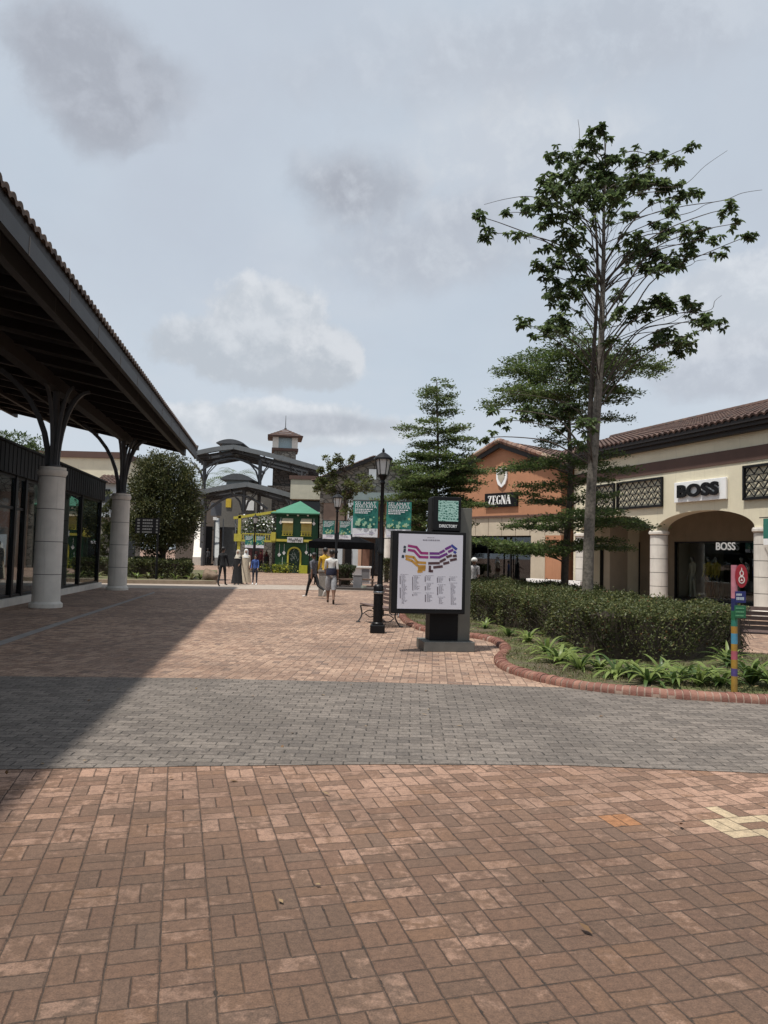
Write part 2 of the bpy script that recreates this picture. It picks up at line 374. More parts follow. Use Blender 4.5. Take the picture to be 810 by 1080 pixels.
    if worn and kind == 'basket' and patch: col = t.mix(1., col, t.mix(near_road, (.74, .73, .72, 1), (1.08, 1.06, 1.05, 1)), 'MULTIPLY')  # bricks darker at the near end, lighter towards the road
    col = t.mix(jt, (*joint, 1), col)
    t.L(col, p.inputs['Base Color']); p.inputs['Roughness'].default_value = .8; p.inputs['Specular IOR Level'].default_value = .35
    bp = t.n('ShaderNodeBump'); bp.inputs['Strength'].default_value = .9; bp.inputs['Distance'].default_value = .008
    hgt = t.m('ADD', t.m('MULTIPLY', t.sm(d, .0, .06), 1.), t.m('ADD', t.m('MULTIPLY', grain, .35), t.m('ADD', t.m('MULTIPLY', rv, .35), t.m('MULTIPLY', blot, .7))))
    tilt = t.m('ADD', t.m('MULTIPLY', t.m('SUBTRACT', fx, .5), t.m('SUBTRACT', sc.outputs[0], .5)), t.m('MULTIPLY', t.m('SUBTRACT', fy, .5), t.m('SUBTRACT', sc.outputs[2], .5)))
    hgt = t.m('ADD', hgt, t.m('MULTIPLY', tilt, 1.1))
    t.L(hgt, bp.inputs['Height']); t.L(bp.outputs[0], p.inputs['Normal']); return m
RED = [(.160, .105, .077, 1), (.186, .118, .085, 1), (.170, .107, .078, 1), (.195, .120, .084, 1), (.168, .114, .086, 1), (.205, .125, .083, 1), (.182, .116, .083, 1)]
yc = gr(832, 893); oc = gr(664, 876)
red_pav = paver_mat('red brick pavers', math.radians(-15.5), 'basket', RED, worn=(.37, .245, .185, 1),
    patch=[((yc.x, yc.y), 1, 2, (.50, .41, .28, 1), .5), ((oc.x, oc.y), 0, 0, (.36, .18, .09, 1), -1)])
far_pav = paver_mat('lighter clay pavers', math.radians(4), 'basket', [(.22, .145, .11, 1), (.27, .18, .135, 1), (.24, .165, .13, 1), (.31, .20, .145, 1), (.19, .135, .11, 1)], worn=(.45, .32, .24, 1), joint=(.09, .07, .06))  # clay tones lighter than the near red pavers
grey_pav = paver_mat('grey brick pavers', math.radians(-1.0), 'running', [(.130, .114, .102, 1), (.152, .134, .120, 1), (.122, .108, .098, 1), (.166, .147, .130, 1), (.140, .123, .110, 1)], worn=(.215, .19, .17, 1), joint=(.022, .021, .019))
conc = mat('pale concrete paving', (.33, .275, .23), .85, .15, 3., .3)
pale_strip = mat('pale grey edging stone', (.27, .25, .235), .85, .15, 3., .3)
mb = MB()
# the nearest paving is finely meshed only where it has to be; one sheet reaches the horizon
mb.poly([(-900, -60, 0), (900, -60, 0), (900, 1500, 0), (-900, 1500, 0)])
struct('ground', mb, red_pav, fix=False)
def sheet(name, px_pts, z, m):
    mb = MB(); mb.poly([(*p.xy, z) for p in px_pts]); return struct(name, mb, m, fix=False)
# grey carriageway band, its two long edges follow the photograph's gentle bend
near_edge = [gr(x, y) for x, y in ((-260, 826), (0, 812), (200, 808.5), (400, 806.5), (600, 807.5), (810, 816), (1100, 833))]
far_edge = [gr(x, y) for x, y in ((-300, 709), (0, 713.5), (200, 715.5), (400, 720), (600, 725.5), (700, 729), (830, 736), (1150, 756))]
sheet('grey_paved_road', near_edge + far_edge[::-1], .004, grey_pav)
# lighter clay paving beyond the grey band
fe = [Vector((p.x, p.y+.0, 0)) for p in far_edge]
sheet('clay_paved_road', fe + [Vector((40, 60, 0)), Vector((40, 140, 0)), Vector((-60, 140, 0)), Vector((-40, 40, 0))], .0025, far_pav)
# pale stone strip beside the covered walk
sheet('edging_strip', [gr(0, 681.5), gr(0, 676.5), gr(80, 650.6), gr(163, 624.2), gr(163, 625.6), gr(80, 653.4)], .008, pale_strip)
sheet('edging_path', [gr(-140, 729), gr(-140, 721), gr(0, 676.5), gr(0, 681.5)], .008, pale_strip)
# pale crossing in front of the planting bed
sheet('concrete_path', [gr(60, 619.8), gr(240, 621.2), gr(420, 623.5), gr(420, 619.4), gr(240, 616.2), gr(60, 613.5)], .008, conc)
# ------------------------------------------------------------------ planting bed, brick kerb, grass
kerb_px = [(440, 622), (428, 634), (422, 643), (424, 650), (430, 657), (440, 662.5), (455, 667), (480, 670.5), (505, 673.5), (521, 677), (530, 682), (534, 687.5), (532, 692), (528, 697), (530, 702.5),
           (540, 708.5), (556, 714), (577, 719.5), (605, 725), (634, 729), (690, 734.5), (750, 738.5), (812, 742), (900, 748), (1010, 760)]
KP = [gr(x, y) for x, y in kerb_px]
def resample(pts, step):
    pts = [Vector((p.x, p.y)) for p in pts]
    dense = []
    for i in range(len(pts)-1):                      # catmull-rom
        p0, p1, p2, p3 = pts[max(i-1, 0)], pts[i], pts[i+1], pts[min(i+2, len(pts)-1)]
        for k in range(24):
            t = k/24; dense.append(.5*((2*p1)+(p2-p0)*t+(2*p0-5*p1+4*p2-p3)*t*t+(3*p1-p0-3*p2+p3)*t**3))
    dense.append(pts[-1]); out = [dense[0]]; acc = 0
    for a, b in zip(dense, dense[1:]):
        l = (b-a).length
        while acc+l >= step:
            a = a+(b-a)*((step-acc)/l); out.append(a.copy()); l = (b-a).length; acc = 0
        acc += l
    return out
KS = resample(KP, .082)
brick_a = mat('red kerb brick', (.185, .078, .056), .75, .25, 9, .4); brick_b = mat('pale kerb brick', (.235, .115, .082), .8, .25, 9, .4); mortar = mat('kerb mortar', (.30, .215, .17), .9, .2, 20, .3)
kb = MB(); prof = [(-.1, 0), (-.1, .045), (-.083, .078), (-.045, .097), (0, .102), (.045, .097), (.083, .078), (.1, .045), (.1, 0)]
mo = MB()
for i in range(len(KS)-1):
    a, b = KS[i], KS[i+1]; d = (b-a).normalized(); nrm = Vector((d.y, -d.x)); g = .007
    jz = rnd.uniform(-.006, .006); jx = rnd.uniform(-.006, .006); mi = 0 if rnd.random() < .75 else 1
    ra = [(*(a+d*g+nrm*(x+jx)), max(0, z+jz) if z else 0) for x, z in prof]; rb = [(*(b-d*g+nrm*(x+jx)), max(0, z+jz) if z else 0) for x, z in prof]
    k = kb.add(ra+rb); n = len(prof)
    for j in range(n-1): kb.face((k+j, k+j+1, k+n+j+1, k+n+j), mi, 1 < j < n-2)
    kb.face(range(k, k+n), mi); kb.face(list(range(k+n, k+2*n))[::-1], mi)
for i in range(len(KS)-1):
    a, b = KS[i], KS[i+1]; d = (b-a).normalized(); nrm = Vector((d.y, -d.x))
    k = mo.add([(*(a+nrm*x*.95), z*.93) for x, z in prof]+[(*(b+nrm*x*.95), z*.93) for x, z in prof]); n = len(prof)
    for j in range(n-1): mo.face((k+j, k+j+1, k+n+j+1, k+n+j), 2)
off = len(kb.v); kb.v += mo.v; kb.f += [tuple(i+off for i in f) for f in mo.f]; kb.mi += mo.mi; kb.sm += mo.sm
struct('brick_kerb', kb, [brick_a, brick_b, mortar])
# hedge outline (x, y on the ground)
HEDGE_F = [gr(x, y) for x, y in ((497, 657), (515, 662), (545, 667.5), (572, 675), (592, 687), (612, 697), (640, 702), (690, 704), (735, 702.5), (764, 697), (780, 690))]
def hb(px, Y): q = base(px, Y); return q
HEDGE_B = [hb(776, 12.3), hb(742, 12.9), hb(690, 14.6), hb(655, 17.2), hb(625, 19), hb(598, 20.6), hb(560, 22), (hb(500, 24))]
HEDGE = [(p.x, p.y) for p in HEDGE_F+HEDGE_B]
bedpoly = [(p.x, p.y) for p in KS] + [(9.5, 12.0), (7.2, 12.2), (6.1, 13.0), (6.2, 14.2), (6.4, 17.0), (6.3, 19.5), (5.3, 21.5), (4.5, 24.2), (3.2, 25.6), (1.9, 25.2)]
m, t, p = new_mat('bed soil and turf')
co = t.n('ShaderNodeTexCoord').outputs['Object']
n1 = t.noise(co, 1.4, 5, .65); n2 = t.noise(co, 38., 4, .7)
colr = t.mix(t.sm(n1, .42, .6), (.10, .078, .052, 1), (.105, .115, .042, 1))
colr = t.mix(1., colr, t.ramp(n2, [(.3, (.55, .55, .55)), (.7, (1.5, 1.5, 1.4))]), 'MULTIPLY')
t.L(colr, p.inputs['Base Color']); p.inputs['Roughness'].default_value = .95
b = t.n('ShaderNodeBump'); b.inputs['Strength'].default_value = .9; b.inputs['Distance'].default_value = .03; t.L(n2, b.inputs['Height']); t.L(b.outputs[0], p.inputs['Normal'])
bed_m = m
mb = MB(); mb.slab(bedpoly, .02, .075)
struct('planting_bed_ground', mb, bed_m)
def inside(poly, X, Y):
    c = np.zeros(len(X), bool); n = len(poly)
    for i in range(n):
        x0, y0 = poly[i]; x1, y1 = poly[(i+1) % n]
        if y0 == y1: continue
        c ^= ((y0 > Y) != (y1 > Y)) & (X < (x1-x0)*(Y-y0)/(y1-y0)+x0)
    return c
def scatter(poly, n, avoid=None):
    xs = [q[0] for q in poly]; ys = [q[1] for q in poly]; out = []
    while sum(len(o) for o in out) < n:
        X = rng.uniform(min(xs), max(xs), n*2); Y = rng.uniform(min(ys), max(ys), n*2); k = inside(poly, X, Y)
        if avoid: k &= ~inside(avoid, X, Y)
        out.append(np.stack([X[k], Y[k]], 1))
    return np.concatenate(out)[:n]
# ------------------------------------------------------------------ plants
L_dark = leaf_mat('dark glossy leaf', (.062, .092, .04), .4, .34); L_mid = leaf_mat('green leaf', (.098, .138, .055), .48, .36); L_lite = leaf_mat('young leaf', (.17, .215, .085), .5, .4)
F_dark = leaf_mat('feathery dark leaf', (.064, .10, .034), .48, .5); F_mid = leaf_mat('feathery green leaf', (.105, .148, .048), .5, .5); F_lite = leaf_mat('feathery yellow green leaf', (.155, .19, .064), .5, .5)
H_dark = leaf_mat('hedge leaf dark', (.058, .072, .026), .3, .5); H_mid = leaf_mat('hedge leaf', (.10, .115, .04), .35, .5); H_lite = leaf_mat('hedge shoot', (.17, .17, .06), .35, .5); H_red = leaf_mat('hedge bronze shoot', (.13, .065, .03), .3, .5)
O_dark = leaf_mat('olive leaf dark', (.045, .055, .02), .2, .5); O_mid = leaf_mat('olive leaf', (.075, .085, .03), .25, .5); O_lite = leaf_mat('olive leaf tip', (.14, .135, .055), .3, .5)
S_leaf = leaf_mat('strap leaf', (.18, .24, .065), .42, .4); S_lite = leaf_mat('strap leaf light', (.27, .34, .11), .48, .4); S_dark = leaf_mat('strap leaf dark', (.065, .11, .03), .3, .4)
G_a = leaf_mat('grass blade', (.12, .135, .05), .35, .6); G_b = leaf_mat('dry grass blade', (.17, .145, .07), .3, .7)
bark = mat('pale mottled bark', (.135, .118, .097), .9, .55, 16, .9, 40); bark2 = mat('dark brown bark', (.075, .058, .045), .9, .3, 12, .7, 40); twig = mat('hedge twigs', (.05, .038, .026), .95, .35, 20, .6, 50)
def nv(*a): return np.array(a, float)
# --- grass on the bed
gp = scatter(bedpoly, 52000, HEDGE)
keep = np.hypot(gp[:, 0], gp[:, 1]) < 22
gp = gp[keep]
pat = np.sin(gp[:, 0]*3.1+np.sin(gp[:, 1]*2.3)*1.5)+np.sin(gp[:, 1]*4.1+gp[:, 0]*1.7)
gp = gp[pat+rng.normal(size=len(gp))*.7 > -.2]; N = len(gp)
D = unit(N)*.7; D[:, 2] = rng.uniform(.5, 1, N)
leaf = leaf_mesh('grass', np.c_[gp, np.full(N, .07)], D, unit(N), rng.uniform(.03, .075, N), .009, [G_a, G_a, G_b], fold=0)
tag(leaf, 'short patchy grass growing between the brick kerb and the clipped hedge', None, None, 'stuff')
# --- fallen leaves along the bed and paving
fp = np.concatenate([scatter(bedpoly, 1100, HEDGE), rng.uniform((-3, 3.), (5, 14), (70, 2))]); N = len(fp)
D = unit(N); D[:, 2] *= .15
zz = np.where(inside(bedpoly, fp[:, 0], fp[:, 1]), .085, .014)
leaf = leaf_mesh('fallen_leaves', np.c_[fp, zz], D, np.tile(nv(0, 0, 1), (N, 1)), rng.uniform(.03, .08, N), rng.uniform(.02, .04, N), [mat('dead leaf', (.15, .085, .04), .9), mat('pale dead leaf', (.25, .17, .09), .9)], fold=.1)
tag(leaf, 'dry brown leaves fallen on the bed and the pavers', None, None, 'stuff')
# --- clipped hedge
def hedge(name, label, poly, h, n_top, n_side, ls, mats, inset=.13, z0=.0, bump=.10, twigs=250, w=None, grp=None):
    root = thing(name, label, 'hedge', (0, 0, 0), 0, grp)
    P2 = [Vector(q) for q in poly]; n = len(P2); inner = []
    for i in range(n):
        a, b, c = P2[i-1], P2[i], P2[(i+1) % n]
        n1 = (b-a).normalized(); n2 = (c-b).normalized(); q = (Vector((-n1.y, n1.x))+Vector((-n2.y, n2.x)))
        inner.append(b+(q.normalized()*inset if q.length > .1 else Vector((0, 0))))
    core = MB(); core.slab([tuple(q) for q in inner], z0, h-inset*.8); core.build('inner_growth', twig, root)
    E0 = np.array(poly); E1 = np.roll(E0, -1, 0)
    def edge(x, y):
        q = np.stack([x, y], 1)[:, None]; d = (E1-E0)[None]; f = np.clip(((q-E0[None])*d).sum(2)/(d*d).sum(2), 0, 1)[..., None]; return np.linalg.norm(q-E0[None]-d*f, axis=2).min(1)
    hz = lambda x, y: h-.25*np.maximum(0, .34-edge(x, y))**1.5*min(1, h)+bump*(np.sin(x*2.3+y*1.1)*.5+np.sin(x*5.3-y*4.2)*.35+np.sin(y*3.1+1)*.4)
    T = scatter(poly, n_top); Pt = np.c_[T, hz(T[:, 0], T[:, 1])+rng.normal(size=len(T))*.035-.02]
    up_ = rng.random(len(T)) < .03; Pt[up_, 2] += rng.uniform(.03, .13, up_.sum())*h
    Dt = unit(len(T)); Dt[:, 2] = np.abs(Dt[:, 2])*.7
    per = [(P2[(i+1) % n]-P2[i]).length for i in range(n)]; cum = np.cumsum([0]+per)
    s = rng.uniform(0, cum[-1], n_side); k = np.clip(np.searchsorted(cum, s)-1, 0, n-1)
    A = np.array([tuple(q) for q in P2]); B = np.roll(A, -1, 0); f = ((s-cum[k])/np.array(per)[k])[:, None]
    Q = A[k]*(1-f)+B[k]*f; e = (B-A)[k]; e /= np.linalg.norm(e, axis=1, keepdims=True); out = np.c_[e[:, 1], -e[:, 0]]
    zf = rng.random(n_side)**.75; z = z0+.04+zf*(h-z0)
    bul = (.08*np.sin(s*3.3+z*4)+.06*np.sin(s*7.7)+.05*np.sin(s*2.1-z*7)-.10*(1-zf)*rng.random(n_side)-.8*np.maximum(0, zf-.72)**2)
    Q = Q+out*(bul+rng.normal(size=n_side)*.03)[:, None]
    Ps = np.c_[Q, z]; Ds = unit(n_side)+np.c_[out, np.full(n_side, .2)]*.8
    Pp = np.concatenate([Pt, Ps]); Dd = np.concatenate([Dt, Ds]); N = len(Pp)
    mi = rng.choice(len(mats), N, p=w)
    # bare brown patches near the foot
    bare = np.concatenate([np.zeros(len(Pt), bool), (rng.random(n_side) < .5*(1-zf))])
    Pp, Dd, mi = Pp[~bare], Dd[~bare], mi[~bare]; N = len(Pp)
    leaf_mesh('leaves', Pp, Dd, unit(N), rng.uniform(.7, 1.3, N)*ls, rng.uniform(.45, .6, N)*ls, mats, root, mi)
    tm = MB()
    for i in range(twigs):
        j = rnd.randrange(len(Q)); q = Q[j]; o = out[j]; zb = rnd.uniform(z0, h*.7); L = rnd.uniform(.15, .35)
        a = Vector((q[0]-o[0]*.12, q[1]-o[1]*.12, zb)); b = a+Vector((o[0]*.16+rnd.uniform(-.12, .12), o[1]*.16+rnd.uniform(-.12, .12), L))
        tm.tube([a, b], [.005, .003], 3, 0, False)
    tag(tm.build('twigs', bark2, root, fix=False), kind='stuff')
    return root
hedge('clipped_hedge', 'long clipped green hedge behind the curved brick kerb, below the tall tree', HEDGE, .84, 56000, 44000, .05, [H_dark, H_mid, H_lite, H_red], w=[.42, .42, .13, .03], twigs=1700, z0=.06)
# --- strap-leaved border plants
def strap_plant(loc, n, L, W, label, mats, seed):
    r = random.Random(seed); root = thing('border_plant', label, 'plant', loc, r.uniform(0, 6), 'strap leaved plants along the foot of the hedge')
    mb = MB()
    for i in range(n):
        a = 2*PI*i/n+r.uniform(-.3, .3); el = r.uniform(.55, 1.4); l = L*r.uniform(.7, 1.15); w = W*r.uniform(.8, 1.2); mi = r.randrange(len(mats))
        d = Vector((math.cos(a), math.sin(a), 0)); sdv = Vector((-d.y, d.x, 0)); p = d*.02; up = el; prev = None; K = 6
        for k in range(K+1):
            ww = w*(math.sin(PI*min(1, .18+k/K*.82))**.7)*.5+.001
            c = [p-sdv*ww+Vector((0, 0, ww*.35)), p, p+sdv*ww+Vector((0, 0, ww*.35))]
            q = mb.add(c)
            if prev is not None: mb.face((prev, prev+1, q+1, q), mi, True); mb.face((prev+1, prev+2, q+2, q+1), mi, True)
            prev = q; p = p+(d*math.cos(up)+Vector((0, 0, math.sin(up))))*(l/K); up -= r.uniform(.12, .4)
    mb.build('leaves', mats, root, fix=False)
    return root
SP = [(512, 663, 10, .34, 'small strap leaved plant at the far left end of the hedge'), (536, 671, 12, .38, 'strap leaved plant at the hedge foot where the kerb bulges inward'),
      (557, 677, 16, .46, 'strap leaved plant beside the inward bulge of the kerb, its leaves fanned out'), (577, 690, 18, .55, 'tall strap leaved clump on the left corner of the near hedge'),
      (590, 700, 20, .55, 'bright strap leaved clump beside the left hedge corner'), (611, 706, 16, .48, 'wide low strap leaved plant just right of the left hedge corner'),
      (650, 714, 17, .52, 'strap leaved plant with bare soil either side, below the tall tree'), (683, 721, 22, .58, 'largest strap leaved plant in the middle of the row'),
      (712, 722, 18, .55, 'upright strap leaved plant right of the largest clump'), (737, 723, 16, .48, 'pale strap leaved plant second left from the painted post'),
      (760, 724, 16, .46, 'strap leaved plant touching the left side of the painted post'), (768, 703, 20, .56, 'grassy strap leaved clump at the right hedge end behind the painted post'),
      (793, 722, 26, .72, 'big dark strap leaved clump just right of the painted post'), (815, 727, 22, .62, 'strap leaved clump cut by the right edge of the photo'),
      (600, 696, 15, .46, 'strap leaved plant tucked behind the bright clump at the left hedge corner'), (632, 709, 14, .42, 'short strap leaved plant under the left half of the near hedge face'), (667, 713, 14, .44, 'strap leaved plant pressed to the hedge just left of the largest clump'),
      (697, 714, 15, .46, 'strap leaved plant pressed to the hedge just right of the largest clump'), (725, 715, 14, .44, 'strap leaved plant between the upright plant and the pale plant'), (749, 716, 14, .42, 'short strap leaved plant near the hedge, left of the painted post')]
for i, (x, y, n, L, lab) in enumerate(SP):
    g = gr(x, y, .07); strap_plant(g, int(n*1.25), L*.88, .052, lab, [S_leaf, S_lite, S_dark] if i != 12 else [S_leaf, S_dark, S_dark], 50+i)
# --- the tall tree
def spline(pts, k=8):
    pts = [Vector(p) for p in pts]; out = []
    for i in range(len(pts)-1):
        p0, p1, p2, p3 = pts[max(i-1, 0)], pts[i], pts[i+1], pts[min(i+2, len(pts)-1)]
        for j in range(k):
            t = j/k; out.append(.5*((2*p1)+(p2-p0)*t+(2*p0-5*p1+4*p2-p3)*t*t+(3*p1-p0-3*p2+p3)*t**3))
    out.append(pts[-1]); return out
TY = 16.5
tall = thing('tall_tree', 'tallest tree, slender pale trunk and loose clusters of drooping leaves, rising out of the hedge', 'tree', base(619, TY))
tb = tall.location
def loc(px, py, Y=TY): return at(px, py, Y)-tb
tk = MB()
stem = spline([Vector((0, 0, 0)), loc(619.5, 628), loc(621.5, 560), loc(624.5, 500), loc(629, 440), loc(633, 385), loc(635, 330), loc(636.5, 270), loc(637, 210), loc(638, 165), loc(640, 140)])
sz = [p.z for p in stem]; H = sz[-1]
def srad(z): return .132-.006*z if z < 4 else .010+.098*max(0, 1-(z-4)/(H-4))**1.1
tk.tube(stem, [srad(p.z)+(.05 if p.z < .3 else 0) for p in stem], 12)
st2 = spline([loc(624, 500), loc(622, 450), loc(625, 390, TY+.3), loc(630, 300, TY+.5), loc(628, 230, TY+.6), loc(622, 180, TY+.6)])
tk.tube(st2, [.075-.065*i/len(st2) for i in range(len(st2))], 8, 1)
def stem_at(z):
    for a, b in zip(stem, stem[1:]):
        if a.z <= z <= b.z: return a.lerp(b, (z-a.z)/max(1e-6, b.z-a.z))
    return stem[-1]
CL = [(375,45,25),(345,75,35),(265,105,30),(330,125,40),(290,160,45),(245,180,30),(380,140,30),(410,120,20),(470,120,28),(520,115,30),(560,130,25),(610,85,15),(350,190,50),(410,185,45),(460,180,35),(500,185,40),(550,190,35),(590,205,28),(630,205,22),(565,245,25),(330,220,40),(260,215,35),(215,240,30),(180,245,28),(138,255,15),(60,265,22),(85,310,20),(165,315,17),(240,270,30),(400,225,40),(450,260,26),(300,260,32),(310,310,36),(300,345,32),(230,345,20),(260,385,33),(215,395,25),(320,400,32),(240,420,20),(340,440,28),(265,450,33),(255,480,28),(300,470,22),(530,300,33),(470,330,30),(500,350,33),(460,370,28),(540,380,33),(580,385,26),(500,400,26),(600,300,24),(640,310,24),(670,320,20),(600,340,26),(610,365,18),(690,360,18),(710,245,28),(722,285,17),(755,318,23),(545,405,26),(420,470,23),(430,520,22),(480,510,34),(530,490,33),(560,495,28),(600,480,23),(620,510,24),(650,540,28),(685,545,18),(640,530,26),(545,570,28),(570,600,38),(600,590,28),(530,590,23),(175,540,22),(200,575,17),(245,545,28),(275,540,28),(240,560,18),(285,500,18),(405,590,18),(91,766,18),(130,795,20),(69,842,16),(184,773,26),(233,785,32),(290,766,32),(339,805,26),(270,822,24),(319,859,18),(345,720,22),(400,700,18),(300,690,22)]
LP, LD, LU, LL = [], [], [], []
for cx, cy, r in CL:
    px, py = 480+cx/2.4545, 120+cy/2.4545
    c0 = loc(px, py); off = abs(c0.x-stem_at(c0.z).x)
    dy = rnd.uniform(-1, 1)*max(.5, 1.9-.55*off)
    c = loc(px, py, TY+dy); rr = r*.00862*1.15
    ax = stem_at(min(H, c.z)); hd = math.hypot(c.x-ax.x, c.y-ax.y)
    z0 = max((4.4+rnd.random()*.8) if c.z > 5.4 else 3.7, min(H-.4, c.z-.25-hd*rnd.uniform(.3, .8))); a = stem_at(z0)
    mid = Vector((a.x+(c.x-a.x)*.42+rnd.uniform(-.14, .14), a.y+(c.y-a.y)*.42+rnd.uniform(-.14, .14), a.z+(c.z-a.z)*rnd.uniform(.55, .75)+.08*hd))
    br = spline([a, a.lerp(mid, .5)+Vector((rnd.uniform(-.06, .06), rnd.uniform(-.06, .06), .08)), mid, mid.lerp(c, .6)+Vector((rnd.uniform(-.07, .07), 0, .06)), c], 4); r0 = min(.022, .009+.005*hd)
    tk.tube(br, [r0*(1-.75*i/len(br)) for i in range(len(br))], 5, 1, True, False)
    spots = []
    for f in (.5, .62, .72, .82, .92):
        if rnd.random() < .3: q = br[int(f*(len(br)-1))]; spots.append(q+Vector((rnd.uniform(-.16, .16), rnd.uniform(-.16, .16), rnd.uniform(-.05, .16))))
    n_ros = len(spots)+max(5, int(14*(rr/.30)**2))
    for k in range(n_ros):
        o = Vector(unit(1)[0])*rr*rnd.random()**.5*.95; o.z *= .8; q = spots[k] if k < len(spots) else c+o; c_ = q+Vector((.05, .03, -.14)) if k < len(spots) else c
        tk.tube([c_+Vector((0, 0, -.05)), q], [.006, .0035], 3, 1, False, False)
        nl = rnd.randint(9, 15); a0 = rnd.uniform(0, 6.28)
        for i in range(nl):
            a = a0+2.4*i; el = rnd.uniform(-.75, .55)
            LP.append(q); LD.append((math.cos(a)*math.cos(el), math.sin(a)*math.cos(el), math.sin(el))); LU.append((rnd.uniform(-.4, .4), rnd.uniform(-.4, .4), 1)); LL.append(rnd.uniform(.07, .16))
for (x0, y0, x1, y1, dy) in ((590,185,705,95,.3),(610,255,690,225,-.4),(690,225,795,197,-.2),(655,510,690,470,.3),(325,75,318,15,.1),(200,215,75,235,-.3),(270,745,130,725,.2),(560,540,640,500,.1),(600,395,650,378,.2)):
    A = loc(480+x0/2.4545, 120+y0/2.4545, TY+dy); B = loc(480+x1/2.4545, 120+y1/2.4545, TY+dy*1.3); a = stem_at(max(4.2, A.z-.6))
    w = spline([a, a.lerp(A, .6)+Vector((0, 0, .08)), A, A.lerp(B, .5)+Vector((0, 0, .05)), B], 5); tk.tube(w, [.010*(1-.8*i/len(w))+.002 for i in range(len(w))], 4, 1, True, False)
for i in range(60):       # bare inner twigs round the stem
    z = rnd.uniform(4.6, H-1); a = stem_at(z); an = rnd.uniform(0, 6.28); l = rnd.uniform(.4, 1.3)
    e = a+Vector((math.cos(an)*l*.6, math.sin(an)*l*.6, l)); tk.tube([a, a.lerp(e, .5)+Vector((math.cos(an)*.08, math.sin(an)*.08, -.03)), e], [.006, .0045, .002], 4, 1, True, False)
tk.build('trunk', [bark, bark2], tall, fix=False)
N = len(LP); LL = np.array(LL)
leaf_mesh('crown', LP, np.array(LD), np.array(LU), LL, LL*.46, [L_dark, L_mid, L_lite], tall, rng.choice(3, N, p=[.5, .4, .1]), six=True, droop=.25)
# --- tiered feathery trees
def tiered(name, label, b, top, tiers, trunk_r, seed, n_leaf, ls, mats, w, bk, lean=(0, 0), grp=None):
    r = random.Random(seed); g = np.random.default_rng(seed); root = thing(name, label, 'tree', b, 0, grp); tm = MB()
    ax = lambda z: Vector((lean[0]*z+.04*math.sin(z*1.3+seed), lean[1]*z+.04*math.cos(z*1.1), z))
    pts = [ax(top*i/20) for i in range(21)]; tm.tube(pts, [trunk_r*(1-.9*i/20)+.008 for i in range(21)], 10)
    P, D = [], []
    for (z, Rr, nb) in tiers:
        a0 = r.uniform(0, 6.28)
        for k in range(nb):
            a = a0+2*PI*k/nb+r.uniform(-.35, .35); L = Rr*r.uniform(.5, 1.1); sg_ = r.uniform(-.5, 1.5); zz = z+r.uniform(-.2, .2)
            d = Vector((math.cos(a), math.sin(a), 0)); sdv = Vector((-d.y, d.x, 0)); s0 = ax(zz-.12*L)
            br = spline([s0, s0+d*L*.35+Vector((0, 0, .10*L)), s0+d*L*.7+Vector((0, 0, .13*L*sg_+.03*L)), s0+d*L+Vector((0, 0, .15*L*sg_))], 4)
            tm.tube(br, [.006+.014*L/2*(1-i/len(br)) for i in range(len(br))], 4, 0, True, False)
            nt = max(3, int(L*5))
            for q in range(nt):
                f = .25+.75*(q+.5)/nt; c = br[min(len(br)-1, int(f*(len(br)-1)))]
                for sg in (-1, 1):
                    tl = L*(.52-.32*f)*r.uniform(.7, 1.25); dd = (d*.75+sdv*sg).normalized(); e = c+dd*tl+Vector((0, 0, r.uniform(-.03, .07)))
                    tm.tube([c, e], [.006, .003], 3, 0, False, False)
                    nl = max(4, int(n_leaf*tl))
                    f2 = g.uniform(.1, 1.05, nl)[:, None]; cc = np.array(c)[None]*(1-f2)+np.array(e)[None]*f2
                    P.append(cc+g.normal(size=(nl, 3))*nv(.07, .07, .035)); dv = g.normal(size=(nl, 3))*nv(1, 1, .45)+np.array(dd)*.8+nv(0, 0, .25); D.append(dv)
    P = np.concatenate(P); D = np.concatenate(D); N = len(P)
    U = g.normal(size=(N, 3))*.5+nv(0, 0, 1)
    tm.build('trunk', bk, root, fix=False)
    leaf_mesh('crown', P, D, U, g.uniform(.7, 1.3, N)*ls, ls*.52, mats, root, g.choice(len(mats), N, p=w)); return root
# behind the tall tree
Y2 = 20.0; b2 = base(597, Y2); z2 = lambda py: at(600, py, Y2).z; q2 = Y2/FPX
T2 = [(z2(358), 26*q2, 5), (z2(372), 86*q2, 8), (z2(390), 90*q2, 8), (z2(406), 84*q2, 7), (z2(422), 86*q2, 7), (z2(438), 74*q2, 5), (z2(465), 50*q2, 4), (z2(490), 96*q2, 8), (z2(512), 56*q2, 6), (z2(533), 60*q2, 5), (z2(552), 92*q2, 7), (z2(578), 96*q2, 8)]
tiered('tiered_tree', 'dark feathery tree with flat tiers, its brown trunk close behind the tall pale trunk', b2, z2(350), T2, .11, 3, 88, .085, [F_dark, F_mid, F_lite], [.45, .4, .15], bark2, lean=(.012, 0))
Y3 = 23.0; b3 = base(458, Y3); z3 = lambda py: at(458, py, Y3).z; q3 = Y3/FPX
T3 = [(z3(407), 12*q3, 4), (z3(414), 22*q3, 6), (z3(422), 25*q3, 7), (z3(431), 24*q3, 6), (z3(438), 17*q3, 4), (z3(452), 40*q3, 4), (z3(459), 34*q3, 6), (z3(469), 38*q3, 8), (z3(479), 42*q3, 9), (z3(489), 47*q3, 9), (z3(499), 50*q3, 9), (z3(509), 51*q3, 10), (z3(519), 52*q3, 10), (z3(530), 50*q3, 10), (z3(541), 50*q3, 9), (z3(553), 46*q3, 8), (z3(566), 44*q3, 8)]
T3 = [(z, R_*1.1, n) for z, R_, n in T3]
